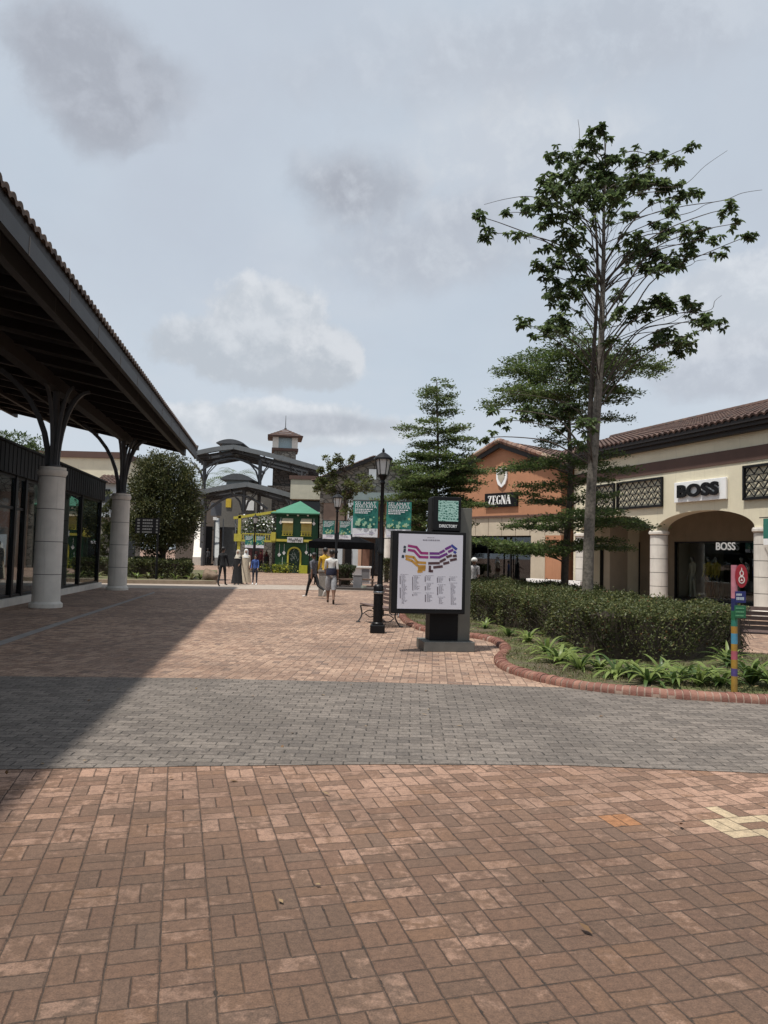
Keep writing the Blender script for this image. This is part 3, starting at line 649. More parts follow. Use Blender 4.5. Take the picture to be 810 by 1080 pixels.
tiered('tiered_tree', 'conical light green feathery tree rising behind the directory sign', b3, z3(403), T3, .09, 8, 88, .09, [F_dark, F_mid, F_lite], [.25, .5, .25], bark2)
# --- bushy trees further off
def bushy(name, label, b, ells, n, ls, mats, w, trunk, bk, seed, hollow=.55, grp=None):
    g = np.random.default_rng(seed); r = random.Random(seed); root = thing(name, label, 'tree', b, 0, grp); P, D = [], []; tm = MB()
    tot = sum(e[3]*e[4]*e[5] for e in ells)
    for (x, y, z, rx, ry, rz) in ells:
        k = int(n*rx*ry*rz/tot); nc = max(5, int(k/70)); cu = g.normal(size=(nc, 3)); cu /= np.linalg.norm(cu, axis=1, keepdims=True)
        cr = hollow+(1-hollow)*g.random(nc)**.6; cc = cu*cr[:, None]*nv(rx, ry, rz)+nv(x, y, z)
        for c in cc:
            m_ = 70; rad = .22*min(rx, rz)*g.uniform(.7, 1.3); v = g.normal(size=(m_, 3)); P.append(c+v*rad*.55*nv(1, 1, .75)); D.append(v+nv(0, 0, .4))
        for _ in range(6):
            q = Vector(cc[r.randrange(len(cc))]); s = Vector((0, 0, max(.3, z-rz*1.1))); tm.tube([s, s.lerp(q, .5)+Vector((0, 0, .1*rz)), q], [trunk*.4, trunk*.25, .01], 5, 0, True, False)
    zt = max(e[2] for e in ells)
    tm.tube([(0, 0, 0), (.05, 0, zt*.5), (0, .05, zt)], [trunk, trunk*.7, trunk*.25], 8)
    P = np.concatenate(P); D = np.concatenate(D); N = len(P); tm.build('trunk', bk, root, fix=False)
    leaf_mesh('crown', P, D, g.normal(size=(N, 3))*.6+nv(0, 0, 1), g.uniform(.7, 1.3, N)*ls, ls*.55, mats, root, g.choice(len(mats), N, p=w)); return root
def E(px, py, Y, b, rx, rz, ry=None):     # an ellipsoid clump given by its place in the photo, in metres local to b
    p = at(px, py, Y)-b; k = Y/FPX; return (p.x, p.y, p.z, rx*k, (ry or rx)*k, rz*k)
Y = 39.; b = base(172, Y)
bushy('bushy_tree', 'large dense olive green tree behind the farther round column', b, [E(172, 535, Y, b, 36, 50), E(178, 500, Y, b, 28, 26), E(160, 510, Y, b, 24, 32), E(190, 548, Y, b, 24, 32), E(160, 560, Y, b, 26, 26)], 46000, .13, [O_dark, O_mid, O_lite], [.4, .42, .18], .14, bark2, 21)
Y = 43.; b = base(118, Y)
bushy('bushy_tree', 'small dark tree between the glass pavilion and the farther column', b, [E(119, 545, Y, b, 12, 28), E(116, 575, Y, b, 12, 22)], 7000, .14, [O_dark, O_mid, O_lite], [.5, .4, .1], .08, bark2, 22)
Y = 48.; b = base(20, Y)
bushy('bushy_tree', 'round green tree showing over the glass pavilion roof', b, [E(20, 472, Y, b, 22, 18), E(10, 482, Y, b, 22, 16), E(34, 480, Y, b, 14, 12)], 6000, .16, [L_dark, L_mid, F_mid], [.4, .4, .2], .16, bark2, 23)
Y = 41.; b = base(362, Y)
bushy('bushy_tree', 'thin straggly tree behind the middle lamp post', b, [E(352, 488, Y, b, 13, 8), E(342, 497, Y, b, 12, 6), E(366, 485, Y, b, 9, 7), E(350, 512, Y, b, 14, 12), E(366, 518, Y, b, 13, 17), E(385, 510, Y, b, 13, 11), E(368, 540, Y, b, 10, 16), E(336, 512, Y, b, 8, 9)], 4600, .15, [O_mid, O_lite, F_lite], [.4, .3, .3], .08, bark2, 24, .3)
# far trees closing the view behind the roofs
for (px, Y, zt, rx, lab) in ((-60, 70, 8.5, 60, 'broad tree far behind the glass pavilion'), (560, 75, 8, 70, 'broad tree hidden behind the tan gabled shop'), (770, 60, 5.5, 70, 'low tree far behind the cream shop')):
    b = base(px, Y); k = Y/FPX
    bushy('broad_tree', lab, b, [(0, 0, zt*.6, rx*k*.8, rx*k*.8, zt*.36), (rx*k*.5, 0, zt*.5, rx*k*.5, rx*k*.5, zt*.3)], 5000, .3, [L_dark, L_mid, O_mid], [.4, .4, .2], .25, bark2, 30+int(px) % 17)
# palms beyond the canopies
def palm(label, px, py, Y, rk, seed):
    r = random.Random(seed); b = base(px, Y); root = thing('palm_tree', label, 'palm', b, 0, 'palms beyond the steel canopies'); hgt = at(px, py, Y).z
    mb = MB(); mb.tube([(0, 0, 0), (.1, 0, hgt*.5), (0, 0, hgt)], [.3, .22, .2], 8); mb.build('trunk', bark, root)
    P, D, L = [], [], []
    for i in range(26):
        a = r.uniform(0, 6.28); el = r.uniform(-.3, 1.3); d = Vector((math.cos(a), math.sin(a), 0)); sdv = Vector((-d.y, d.x, 0)); p = Vector((0, 0, hgt)); l = rk*r.uniform(.8, 1.1); K = 14
        for k in range(K):
            p = p+(d*math.cos(el)+Vector((0, 0, math.sin(el))))*(l/K); el -= .13
            for sg in (-1, 1):
                P.append(tuple(p)); v = sdv*sg+d*.7+Vector((0, 0, -.25)); D.append(tuple(v)); L.append(l*.28*(1-.6*abs(k/K-.4)))
    N = len(P); leaf_mesh('crown', P, np.array(D), np.tile(nv(0, 0, 1), (N, 1)), np.array(L), .09, [F_dark, F_mid], root); return root
palm('left palm of the pair behind the steel canopies', 211, 512, 98, 4.6, 1)
palm('right palm of the pair behind the steel canopies, half hidden by the lower roof vent', 243, 506, 104, 4.4, 2)
# low planting on the far left bed
b = [gr(60, 612), gr(205, 614.5), gr(207, 606), gr(60, 603)]
mb = MB(); mb.slab([(q.x, q.y) for q in (gr(40, 613.5), gr(226, 616), gr(229, 603), gr(40, 601))], .02, .12); struct('bed_ground', mb, bed_m)
mb = MB()
A, B_ = gr(38, 614.3), gr(228, 616.6); mb.bar(A+Vector((0, 0, .09)), B_+Vector((0, 0, .09)), .25, .18); struct('bed_kerb', mb, mat('sandstone kerb', (.34, .27, .2), .85, .2, 4, .3))
def hpoly(x0, x1, y0, Y0, Y1): return [tuple(base(x0, Y0).xy), tuple(base(x1, Y0).xy), tuple(base(x1, Y1).xy), tuple(base(x0, Y1).xy)]
hedge('low_hedge', 'low rounded hedge under the large olive green tree', hpoly(137, 200, 0, 37.2, 40.5), 1.0, 5000, 6500, .11, [O_dark, H_mid, H_lite], w=[.45, .4, .15], twigs=60, bump=.12)
hedge('low_hedge', 'low hedge between the glass pavilion corner and the farther column', hpoly(92, 116, 0, 38.5, 41), .95, 2000, 2600, .11, [O_dark, H_mid, H_lite], w=[.5, .4, .1], twigs=40, bump=.12)
for i, (px, Y, s) in enumerate(((145, 36.4, .3), (157, 36.5, .34), (172, 36.5, .3), (186, 36.4, .36), (203, 36.6, .4), (212, 37.2, .4), (103, 36.3, .45), (97, 36.5, .4))):
    lab = ['strap plant by the far column foot', 'strap plant under the far wayfinding sign', 'strap plant left of the low hedge centre', 'strap plant in front of the low hedge right end', 'strap plant beside the boulder', 'strap plant behind the boulder', 'pale strap plant right beside the pavilion corner', 'pale strap plant behind the pavilion corner'][i]
    o = strap_plant(base(px, Y)+Vector((0, 0, .12)), 12, s*1.5, .08, lab, [S_lite, O_lite] if i > 5 else [O_mid, S_leaf, O_lite], 90+i); o['group'] = 'strap plants on the far left bed'
# ------------------------------------------------------------------ buildings
def tile_mat(name, tones):
    m, t, p = new_mat(name); co = t.n('ShaderNodeTexCoord').outputs['Object']
    v = t.n('ShaderNodeTexVoronoi'); t.L(co, v.inputs['Vector']); v.inputs['Scale'].default_value = 3.2
    s = t.n('ShaderNodeSeparateColor'); t.L(v.outputs['Color'], s.inputs[0])
    col = t.ramp(s.outputs[0], [((i+.5)/len(tones), tones[i]) for i in range(len(tones))])
    n = t.noise(co, 2.5, 6, .7); col = t.mix(t.sm(n, .5, .72), col, (.06, .05, .045, 1))
    t.L(col, p.inputs['Base Color']); p.inputs['Roughness'].default_value = .85; return m
tile_red = tile_mat('terracotta tiles', [(.075, .042, .034, 1), (.10, .055, .042, 1), (.06, .036, .03, 1), (.13, .08, .06, 1), (.085, .046, .037, 1)])
tile_dark = tile_mat('weathered dark tiles', [(.10, .075, .06, 1), (.13, .09, .068, 1), (.08, .06, .05, 1), (.15, .11, .085, 1)])
def tiles(O, A, La, Sv, Ls, pitch=.28, row=.4, mbx=None, mi=0, amp=1.):
    mb = mbx or MB(); O = Vector(O); A = Vector(A).normalized(); Sv = Vector(Sv).normalized(); N = A.cross(Sv).normalized()
    if N.z < 0: N = -N
    prof = [(f, h*amp) for f, h in ((0, .0), (.16, .045), (.33, .066), (.5, .066), (.67, .045), (.83, .0))]; nx = int(La/pitch); ny = max(1, math.ceil(Ls/row)); row = Ls/ny; prev = None
    def line(s, up):
        return mb.add([O+A*((i+f)*pitch)+Sv*s+N*(h+up) for i in range(nx) for f, h in prof]+[O+A*(nx*pitch)+Sv*s+N*up])
    w = nx*len(prof)+1; lo = line(0, -.07); hi = line(0, .0); rows = [(lo, hi)]
    for j in range(w-1): mb.face((lo+j, lo+j+1, hi+j+1, hi+j), mi)
    cur = hi
    for k in range(ny):
        top = line((k+1)*row, -.028)
        for j in range(w-1): mb.face((cur+j, cur+j+1, top+j+1, top+j), mi, False)
        if k < ny-1:
            nxt = line((k+1)*row, .012)
            for j in range(w-1): mb.face((top+j, top+j+1, nxt+j+1, nxt+j), mi)
            cur = nxt
    return mb
steel = mat('dark grey painted steel', (.07, .073, .078), .5, .12, 3, .1, metal=.0, streak=.2); steel_lt = mat('grey painted fascia', (.115, .12, .125), .45, .1, 2, .05, streak=.25); gutter_m = mat('dark grey gutter metal', (.05, .051, .053), .55, .12, 2, .05, spec=.25, streak=.3)
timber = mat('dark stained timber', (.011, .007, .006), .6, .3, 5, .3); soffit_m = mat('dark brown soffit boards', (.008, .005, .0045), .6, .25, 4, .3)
black = mat('black powder coat', (.007, .007, .008), .42, .2, 5, spec=.25); black_m = mat('black matt panel', (.006, .006, .007), .55, .2, 5, spec=.2)
white_col = mat('off white precast', (.70, .66, .60), .75, .10, 2.5, .2, 90, streak=.42); joint_m = mat('grey joint', (.16, .15, .14), .9)  # plain grey for the column and gutter joints
cream = mat('cream render', (.71, .65, .49), .85, .07, 1.2, .25, 160, streak=.28); cream2 = mat('beige panel', (.50, .43, .33), .8, .08, 2, .15, 120, streak=.15)
orange = mat('tan orange render', (.43, .205, .112), .85, .08, 1.3, .25, 160, streak=.3); brown_band = mat('chocolate render band', (.10, .055, .042), .75, .12, 2, .2, streak=.2)
white_p = mat('white paint', (.86, .86, .85), .5, .05, 3); dark_in = mat('dark shop interior', (.035, .03, .028), .8, .3, 2); floor_in = mat('polished stone floor', (.22, .2, .18), .25, .15, 2)
glass = glass_mat('shop glass', (.8, .84, .84), .08); glass_r = glass_mat('pavilion glass', (.7, .75, .75), .42); glass_dk = glass_mat('tinted glass', (.35, .38, .4), .3)
stone = stone_mat('rubble stone', [(.20, .18, .155, 1), (.27, .25, .215, 1), (.16, .145, .125, 1), (.23, .2, .165, 1)], 2.0)
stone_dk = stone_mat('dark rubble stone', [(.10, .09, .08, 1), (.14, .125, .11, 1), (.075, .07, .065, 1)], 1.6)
# ---- left: covered walk
SH = Frame(base(48, 19.4), math.radians(98.4)); SH.o = Vector((gr(48, 640.5).x, gr(48, 640.5).y, 0)); SH = Frame(SH.o, SH.rz)
walk = thing('covered_walkway', 'tiled roof on round pale columns covering the walk along the glass pavilion', 'canopy', SH.o, SH.rz)
X0, X1, YE, SL = -44., 11.85, -2.48, .19
rz_ = lambda y: 5.94+SL*(y-YE)
RY = 7.0; sl = Vector((0, 1, SL)).normalized(); Ls = (RY-YE)*math.sqrt(1+SL*SL)
mb = tiles((X0, YE, 5.94), (1, 0, 0), X1-X0, sl, Ls, .25, .42, None, 0, .7)
tiles((X0, 2*RY-YE, 5.94), (1, 0, 0), X1-X0, (0, -1, SL), Ls, .25, .42, mb, 0, .7)
mb.build('roof_tiles', tile_dark, walk, fix=False)
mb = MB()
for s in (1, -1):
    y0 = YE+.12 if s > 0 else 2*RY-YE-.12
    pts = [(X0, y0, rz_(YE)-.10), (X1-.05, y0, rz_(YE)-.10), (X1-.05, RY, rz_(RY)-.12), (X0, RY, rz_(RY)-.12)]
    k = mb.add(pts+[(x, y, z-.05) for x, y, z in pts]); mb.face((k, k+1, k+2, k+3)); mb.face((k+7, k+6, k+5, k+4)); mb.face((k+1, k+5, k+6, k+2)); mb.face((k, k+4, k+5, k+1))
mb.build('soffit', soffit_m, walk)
mb = MB(); mb.box(X0, YE+.03, 5.48, X1, YE+.12, 5.73)                       # gutter face with joints
for i in range(28): mb.box(X1-.02-i*2.0-.012, YE+.024, 5.475, X1-i*2.0, YE+.035, 5.735, 1)
mb.build('gutter', [gutter_m, joint_m], walk)
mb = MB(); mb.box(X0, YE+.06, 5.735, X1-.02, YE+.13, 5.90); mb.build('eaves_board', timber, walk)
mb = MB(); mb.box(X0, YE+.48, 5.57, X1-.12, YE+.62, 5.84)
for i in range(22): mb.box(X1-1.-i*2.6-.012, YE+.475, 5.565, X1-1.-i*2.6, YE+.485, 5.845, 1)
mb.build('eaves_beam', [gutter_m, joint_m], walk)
mb = MB()
for s in (1,):
    mb.bar((X1-.04, YE, 5.93), (X1-.04, RY, rz_(RY)-.07), .06, .24); mb.bar((X1-.04, 2*RY-YE, 5.93), (X1-.04, RY, rz_(RY)-.07), .06, .24)
mb.build('verge_board', steel, walk)
mb = MB(); xx = X1-.7
while xx > X0:
    mb.bar((xx, YE+.62, 5.72), (xx, RY, rz_(RY)-.27), .09, .2); mb.bar((xx, 2*RY-YE-.62, 5.72), (xx, RY, rz_(RY)-.27), .09, .2); xx -= 1.48
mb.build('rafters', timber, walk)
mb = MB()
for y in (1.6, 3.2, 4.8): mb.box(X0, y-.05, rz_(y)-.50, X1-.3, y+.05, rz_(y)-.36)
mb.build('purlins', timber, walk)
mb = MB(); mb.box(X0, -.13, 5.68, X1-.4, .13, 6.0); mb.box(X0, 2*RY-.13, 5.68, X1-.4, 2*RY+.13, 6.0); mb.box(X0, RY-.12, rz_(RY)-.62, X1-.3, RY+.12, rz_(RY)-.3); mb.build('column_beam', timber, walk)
colm = []
def walk_col(x, y):
    mb = MB()
    mb.lathe([(.41, 0), (.41, .10), (.37, .13), (.352, .16)], (x, y, 0), 32); zs = [.16, .87, 1.72, 2.57, 3.42]
    for a, b in zip(zs, zs[1:]): mb.lathe([(.348-.006*a, a), (.348-.006*b, b-.018)], (x, y, 0), 32); mb.lathe([(.334-.006*b, b-.018), (.334-.006*b, b)], (x, y, 0), 32, 1)
    mb.lathe([(.325, 3.42), (.345, 3.46), (.37, 3.50), (.37, 3.58), (.335, 3.60), (.335, 3.66)], (x, y, 0), 32)
    c = mb.build('column', [white_col, joint_m], walk)
    for nm, dx, dy, sgn in (('bracket', 0, 2.7, 1), ('bracket', 0, -.72, 1), ('bracket', .95, 0, 1), ('bracket', -.95, 0, 1), ('bracket', .4, -.45, 1), ('bracket', -.4, -.45, 1)):
        b = MB(); zt = 5.72 if not dy > 2 else rz_(dy)-.3; L = math.hypot(dx, dy); ux, uy = dx/L, dy/L; pts = []
        for i in range(11):
            t = i/10*PI/2; pts.append((x+ux*(.12+L*(1-math.cos(t))), y+uy*(.12+L*(1-math.cos(t))), 3.66+(zt-3.66)*math.sin(t)))
        b.tube(pts, .085 if dy > 2 else .055, 4, 0, False); b.build(nm, steel, c)
    b = MB(); b.lathe([(.2, 3.66), (.2, 3.72), (.1, 3.74), (.09, 5.7)], (x, y, 0), 12); b.build('post', steel, c)
for x in (8.9, 0, -8.9, -17.8, -26.7): walk_col(x, 0)
for x in (8.9, 0, -8.9): walk_col(x, 2*RY)
# ---- left: glass pavilion
px_, pz_ = SH.hit(103, 619, 0)
pc = gr(103, 619.5); lp = SH.I @ pc; PX1, PY0 = lp.x, lp.y
pav = thing('glass_pavilion', 'black framed glass pavilion shop under the covered walk', 'shop', SH.o, SH.rz)
PX0, PD = -26., 5.4; zf0, zf1 = 3.45, 4.2
mb = MB(); mb.box(PX0, PY0, .0, PX1, PY0+PD, .14); mb.box(PX0, PY0-.12, 0, PX1+.12, PY0+.0, .2, 1); mb.box(PX1, PY0, 0, PX1+.12, PY0+PD, .2, 1); mb.build('plinth', [floor_in, white_col], pav)
mb = MB(); mb.box(PX0, PY0-.1, zf0, PX1+.1, PY0+PD+.1, zf1); mb.box(PX0, PY0-.16, zf1, PX1+.16, PY0+PD+.16, zf1+.06)
xx = PX1-.1
while xx > PX0: mb.box(xx-.008, PY0-.112, zf0+.01, xx+.008, PY0-.1, zf1-.01); xx -= .3
mb.build('fascia', black_m, pav)
xs = [PX1-.06, PX1-3.0, PX1-6.1, PX1-9.1, PX1-9.9, PX1-13., PX1-16, PX1-19.]
mb = MB()
for x in xs: mb.box(x-.09, PY0-.02, .14, x+.06, PY0+.13, zf0)
mb.box(PX0, PY0, .2, PX1, PY0+.08, .27); mb.box(PX0, PY0+.01, zf0-.07, PX1, PY0+.09, zf0-.003)
mb.box(PX1-.1, PY0+PD-.15, .14, PX1+.05, PY0+PD, zf0); mb.box(PX1-.1, PY0+PD*.5-.07, .14, PX1+.05, PY0+PD*.5+.07, zf0); mb.box(PX0, PY0+.02, 2.55, xs[3]-.1, PY0+.07, 2.62)
mb.build('mullions', black, pav)
for a, b in zip(xs, xs[1:]):
    mb = MB(); mb.box(b+.062, PY0+.045, .27, a-.092, PY0+.057, zf0-.07); mb.build('pane', glass_r, pav)
for k in range(2):
    mb = MB(); mb.box(PX1-.03, PY0+.14+k*(PD/2-.05), .2, PX1-.018, PY0+PD/2-.08+k*(PD/2-.06), zf0); mb.build('pane', glass_r, pav)
mb = MB(); mb.box(PX0, PY0+PD-.1, .14, PX1-3.2, PY0+PD, zf0); mb.box(PX0, PY0+.2, zf0-.02, PX1-.2, PY0+PD-.2, zf0-.012, 1); mb.build('back_wall', [mat('dark grey shop wall', (.09, .09, .095), .8), dark_in], pav)
oak = mat('oak', (.22, .13, .07), .6, .2, 8); fabric_bl = mat('blue fabric', (.06, .1, .16), .9, .2, 8); terra = mat('grey pot', (.16, .15, .14), .8, .2, 6)
def shop_table(x, y, lab):
    t_ = thing('display_table', lab, 'table', SH.M @ Vector((x, y, .14)), SH.rz, 'display tables in the glass pavilion'); m_ = MB(); m_.box(-.7, -.4, .72, .7, .4, .77); m_.build('table_top', white_p, t_, bevel=.01)
    for a in (-.62, .62):
        for b in (-.33, .33): m_ = MB(); m_.box(a-.03, b-.03, 0, a+.03, b+.03, .72); m_.build('leg', oak, t_)
shop_table(PX1-4.7, PY0+1.5, 'white display table behind the glass near the pavilion corner'); shop_table(PX1-8.2, PY0+1.7, 'white display table in the middle of the glass pavilion'); shop_table(PX1-11.8, PY0+1.5, 'white display table deeper along the pavilion glass')
def rail(x, y, lab, seed):
    r = random.Random(seed); t_ = thing('clothes_rail', lab, 'clothes rail', SH.M @ Vector((x, y, .14)), SH.rz, 'clothes rails in the glass pavilion'); m_ = MB(); m_.tube([(-.8, 0, 0), (-.8, 0, 1.5), (.8, 0, 1.5), (.8, 0, 0)], .016, 6); m_.box(-.83, -.25, 0, -.77, .25, .03); m_.box(.77, -.25, 0, .83, .25, .03); m_.build('rail_frame', black, t_)
    for i in range(9):
        m_ = MB(); x_ = -.68+i*.17; w = r.uniform(.18, .24); m_.prism([(-w*.25, 1.46), (w*.25, 1.46), (w, 1.36), (w*1.05, .55), (-w*1.05, .55), (-w, 1.36)], -.025, .025); g_ = m_.build('garment', [mat('garment cloth', [(.35, .33, .3), (.1, .12, .16), (.5, .46, .4), (.16, .1, .08), (.05, .05, .06)][(i+seed) % 5], .9)], t_, loc=(x_, 0, 0), rot=(0, 0, PI/2))
rail(PX1-6.6, PY0+3.2, 'clothes rail behind the first glass bay of the pavilion', 1); rail(PX1-10.2, PY0+3.4, 'clothes rail behind the wide pavilion glass', 2)
pt = thing('potted_plant', 'grey pot with a small bush just inside the pavilion corner', 'plant', SH.M @ Vector((PX1-2.0, PY0+.8, .14)), 0)
mb = MB(); mb.lathe([(.26, 0), (.36, .3), (.4, .55), (.36, .55), (.3, .45)], n=16); mb.build('pot', terra, pt)
P_ = unit(900)*nv(.4, .4, .5)*rng.random((900, 1))**.5+nv(0, 0, 1.05); leaf_mesh('foliage', P_, unit(900)+nv(0, 0, .3), unit(900), .09, .04, [L_dark, L_mid], pt)
# ---- right: cream arcade shop
o = at(694.5, 588, 26.7); BO = Frame((o.x, o.y, 0), math.radians(-70.6))
shop = thing('arcade_shop', 'cream arcaded shop with tiled roof and a white BOSS sign over the arch', 'shop', BO.o, BO.rz)
SP_ = 4.67; cols = [-SP_, 0, SP_, 2*SP_, 3*SP_]; xL, xR = -SP_-.35, 3*SP_+.35; zs0, rise, zt = 2.72, .62, 4.76
mb = MB(); yf, yb = -.22, .28
for a, b in zip(cols, cols[1:]):
    a2, b2_ = a+.15, b-.15; K = 22; top = []; cx = (a2+b2_)/2; hw = (b2_-a2)/2
    cv = [(cx-hw*math.cos(PI*i/K), zs0+rise*math.sin(PI*i/K)) for i in range(K+1)]
    for y, flip in ((yf, 0), (yb, 1)):
        k = mb.add([(x, y, z) for x, z in cv]+[(x, y, zt) for x, z in cv])
        for i in range(K): mb.face((k+i, k+i+1, k+K+2+i, k+K+1+i))
    k = mb.add([(x, yf, z) for x, z in cv]+[(x, yb, z) for x, z in cv])
    for i in range(K): mb.face((k+i, k+i+1, k+K+2+i, k+K+1+i))
for c in cols:
    l, r_ = (c-.15 if c != cols[0] else xL), (c+.15 if c != cols[-1] else xR)
    for y in (yf, yb): mb.poly([(l, y, zs0), (r_, y, zs0), (r_, y, zt), (l, y, zt)])
    mb.poly([(l, yf, zs0), (r_, yf, zs0), (r_, yb, zs0), (l, yb, zs0)])
mb.box(xL, -.205, zt+.44, xR, .3, 5.72); mb.box(xL-.002, yf+.01, 0, xL+.15, 9, 5.7); mb.box(xR-.15, yf+.01, 0, xR, 9, 5.7); mb.box(xL, 8.9, 0, xR, 9.0, 5.7)
mb.build('wall', cream, shop)
mb = MB(); mb.box(xL-.03, -.245, zt, xR+.03, .32, zt+.44); mb.build('cornice_band', brown_band, shop)
for c in cols:
    mb = MB(); mb.lathe([(.37, 0), (.37, .22), (.33, .25)], (c, .02, 0), 28); zz = [.25, .74, 1.23, 1.72, 2.21, 2.56]
    for i, (a, b) in enumerate(zip(zz, zz[1:])):
        mb.lathe([(.305, a), (.305, b-.02)], (c, .02, 0), 28); mb.lathe([(.294, b-.02), (.294, b)], (c, .02, 0), 28, 1)
    mb.lathe([(.305, 2.56), (.355, 2.60), (.355, 2.68), (.33, 2.69), (.33, 2.718)], (c, .02, 0), 28); mb.build('column', [white_col, joint_m], shop)
mb = MB(); yo, yr_ = -.64, 4.6; ze, zr = 6.06, 7.72; d = Vector((0, yr_-yo, zr-ze)); tiles((xL-4., yo, ze), (1, 0, 0), xR-xL+4.5, d, d.length, .27, .4, mb)
d2 = Vector((0, -(yr_-yo), zr-ze)); tiles((xL-4., 2*yr_-yo, ze), (1, 0, 0), xR-xL+4.5, d2, d2.length, .27, .4, mb); i_ = 0
while xL-4.+i_*.42 < xR+.1: mb.tube([(xL-4.+i_*.42, yr_, zr+.03), (xL-4.+i_*.42+.44, yr_, zr+.05)], [.13, .115], 8); i_ += 1
mb.build('roof', tile_red, shop, fix=False)
mb = MB(); mb.box(xL-3.9, yo+.04, 5.90, xR+.4, .2, 6.06); mb.box(xL-3.8, yo+.12, 5.78, xR+.3, .2, 5.897); mb.box(xL-.3, yo+.24, 5.64, xR+.3, .2, 5.777)
mb.poly([(xL-3.8, yo+.1, 6.0), (xL-3.8, 2*yr_-yo-.1, 6.0), (xL-3.8, yr_, 7.6)]); mb.poly([(xR+.3, yo+.1, 5.95), (xR+.3, 2*yr_-yo-.1, 5.95), (xR+.3, yr_, 7.6)]); mb.build('eaves', timber, shop)
# interior of the arcade
ysf = 3.0
mb = MB(); mb.box(xL+.2, .35, 0, xR-.2, 8.8, .13); mb.build('floor', floor_in, shop); mb = MB(); mb.box(xL+.2, .35, 3.85, xR-.2, 8.8, 3.95); mb.build('ceiling', mat('arcade ceiling', (.3, .26, .2), .85), shop)
oxa, _ = BO.hit(712, 600, ysf); oxb = 5.6; dxa, _ = BO.hit(655, 600, ysf); dxb, _ = BO.hit(675, 600, ysf); _, zh = BO.hit(750, 571, ysf)
mb = MB(); mb.box(xL+.2, ysf, zh, xR-.2, ysf+.2, 3.85); mb.box(xL+.2, ysf, .13, dxa, ysf+.2, zh); mb.box(dxb, ysf, .13, oxa, ysf+.2, zh); mb.box(oxb, ysf, .13, xR-.2, ysf+.2, zh); mb.build('shopfront_wall', mat('tan shopfront panel', (.24, .19, .13), .8, .1, 2, .15, 120, streak=.2), shop)
mb = MB(); mb.box(xL+.25, ysf+4.6, .13, xR-.25, ysf+4.7, 3.85); mb.box(xL+.25, ysf+.2, 3.7, xR-.25, ysf+4.6, 3.8); mb.box(oxb+.05, ysf+.2, .13, oxb+.15, ysf+4.6, 3.7); mb.box(dxa-.2, ysf+.2, .13, dxa-.1, ysf+4.6, 3.7); mb.build('interior_walls', dark_in, shop)
mb = MB()
for x in (oxa, (oxa+oxb)/2, oxb-.06): mb.box(x, ysf-.04, .13, x+.06, ysf+.06, zh)
mb.box(oxa, ysf-.045, .13, oxb, ysf+.065, .2); mb.box(oxa, ysf-.045, zh-.06, oxb, ysf+.065, zh-.002); mb.box(dxa, ysf-.03, .13, dxa+.05, ysf+.08, zh); mb.box(dxb-.05, ysf-.03, .13, dxb, ysf+.08, zh); mb.build('window_frame', black, shop)
mb = MB(); mb.box(oxa+.06, ysf+.01, .2, oxb-.06, ysf+.02, zh-.06); mb.box(dxa+.05, ysf+.01, .13, dxb-.05, ysf+.02, zh); mb.build('pane', glass, shop)
lit_white = mat('lit white letters', (.85, .85, .82), .5, .03, 3, emit=.25)
lx, lz = BO.hit(764.5, 576.5, ysf-.1); text('BOSS', .40, shop, (lx, ysf-.075, lz), lit_white, 'shopfront_lettering', bold=.004, ext=.012, sx=1.05)
# lattice panels
def lattice(pa, pb, label):
    x0, z0 = BO.hit(pa[0], pa[1], -.3); x1, z1 = BO.hit(pb[0], pb[1], -.3); r_ = thing('lattice_panel', label, 'lattice panel', BO.M @ Vector((x0, -.26, 0)), BO.rz, 'black lattice panels on the cream shop'); w = x1-x0
    m_ = MB(); t_ = .07
    for q in ((0, z0, w, z0+t_), (0, z1-t_, w, z1), (0, z0, t_, z1), (w-t_, z0, w, z1)): m_.box(q[0], -.05+.001*q[0], q[1], q[2], .03, q[3])
    m_.build('frame', black, r_); m_ = MB(); rows = 4; h = (z1-z0-2*t_)/rows; nx = int(w/.34)
    for j in range(rows):
        za = z0+t_+j*h
        for i in range(nx):
            xa = t_+(w-2*t_)*i/nx; xb = t_+(w-2*t_)*(i+1)/nx; xm = (xa+xb)/2; m_.bar((xa, -.012, za+.015), (xm, -.012, za+h-.015), .032, .022); m_.bar((xm, -.004, za+h-.015), (xb, -.004, za+.015), .032, .022)
        m_.box(t_, -.026, za-.012, w-t_, -.016, za+.012)
    m_.build('lattice', black, r_)
    return r_
xl0, zl0 = BO.hit(655, 538, -.3); xl1, zl1 = BO.hit(697.8, 507, -.3); zl = (zl0+.02, 4.62)
_hit = BO.hit
def lat2(pxa, pxb, label):
    x0, _ = _hit(pxa, 520, -.3); x1, _ = _hit(pxb, 520, -.3)
    BO.hit = lambda px, py, y=0: ((x0, zl[0]) if px == 1 else (x1, zl[1])); r_ = lattice((1, 0), (2, 0), label); BO.hit = _hit; return r_
lat2(650, 698, 'black triangle lattice panel left of the white BOSS sign'); lat2(627, 647.5, 'narrow black triangle lattice panel behind the tall tree trunk'); lat2(783, 850, 'black triangle lattice panel right of the white BOSS sign')
# BOSS sign box
x0, z0 = BO.hit(711.5, 530.5, -.3); x1, z1 = BO.hit(766, 503, -.3)
sg = thing('shop_sign', 'white lightbox sign with raised black BOSS letters', 'sign', BO.M @ Vector(((x0+x1)/2, -.24, (z0+z1)/2)), BO.rz); w, h = x1-x0, z1-z0
mb = MB(); mb.box(-w/2, -.085, -h/2, w/2, 0, h/2); mb.build('sign_box', white_p, sg, bevel=.012)
text('BOSS', h*.80, sg, (-w*.015, -.135, 0), black_m, 'lettering', bold=.027, ext=.02, sx=w*.86/(h*.80*2.5), spacing=1.04)
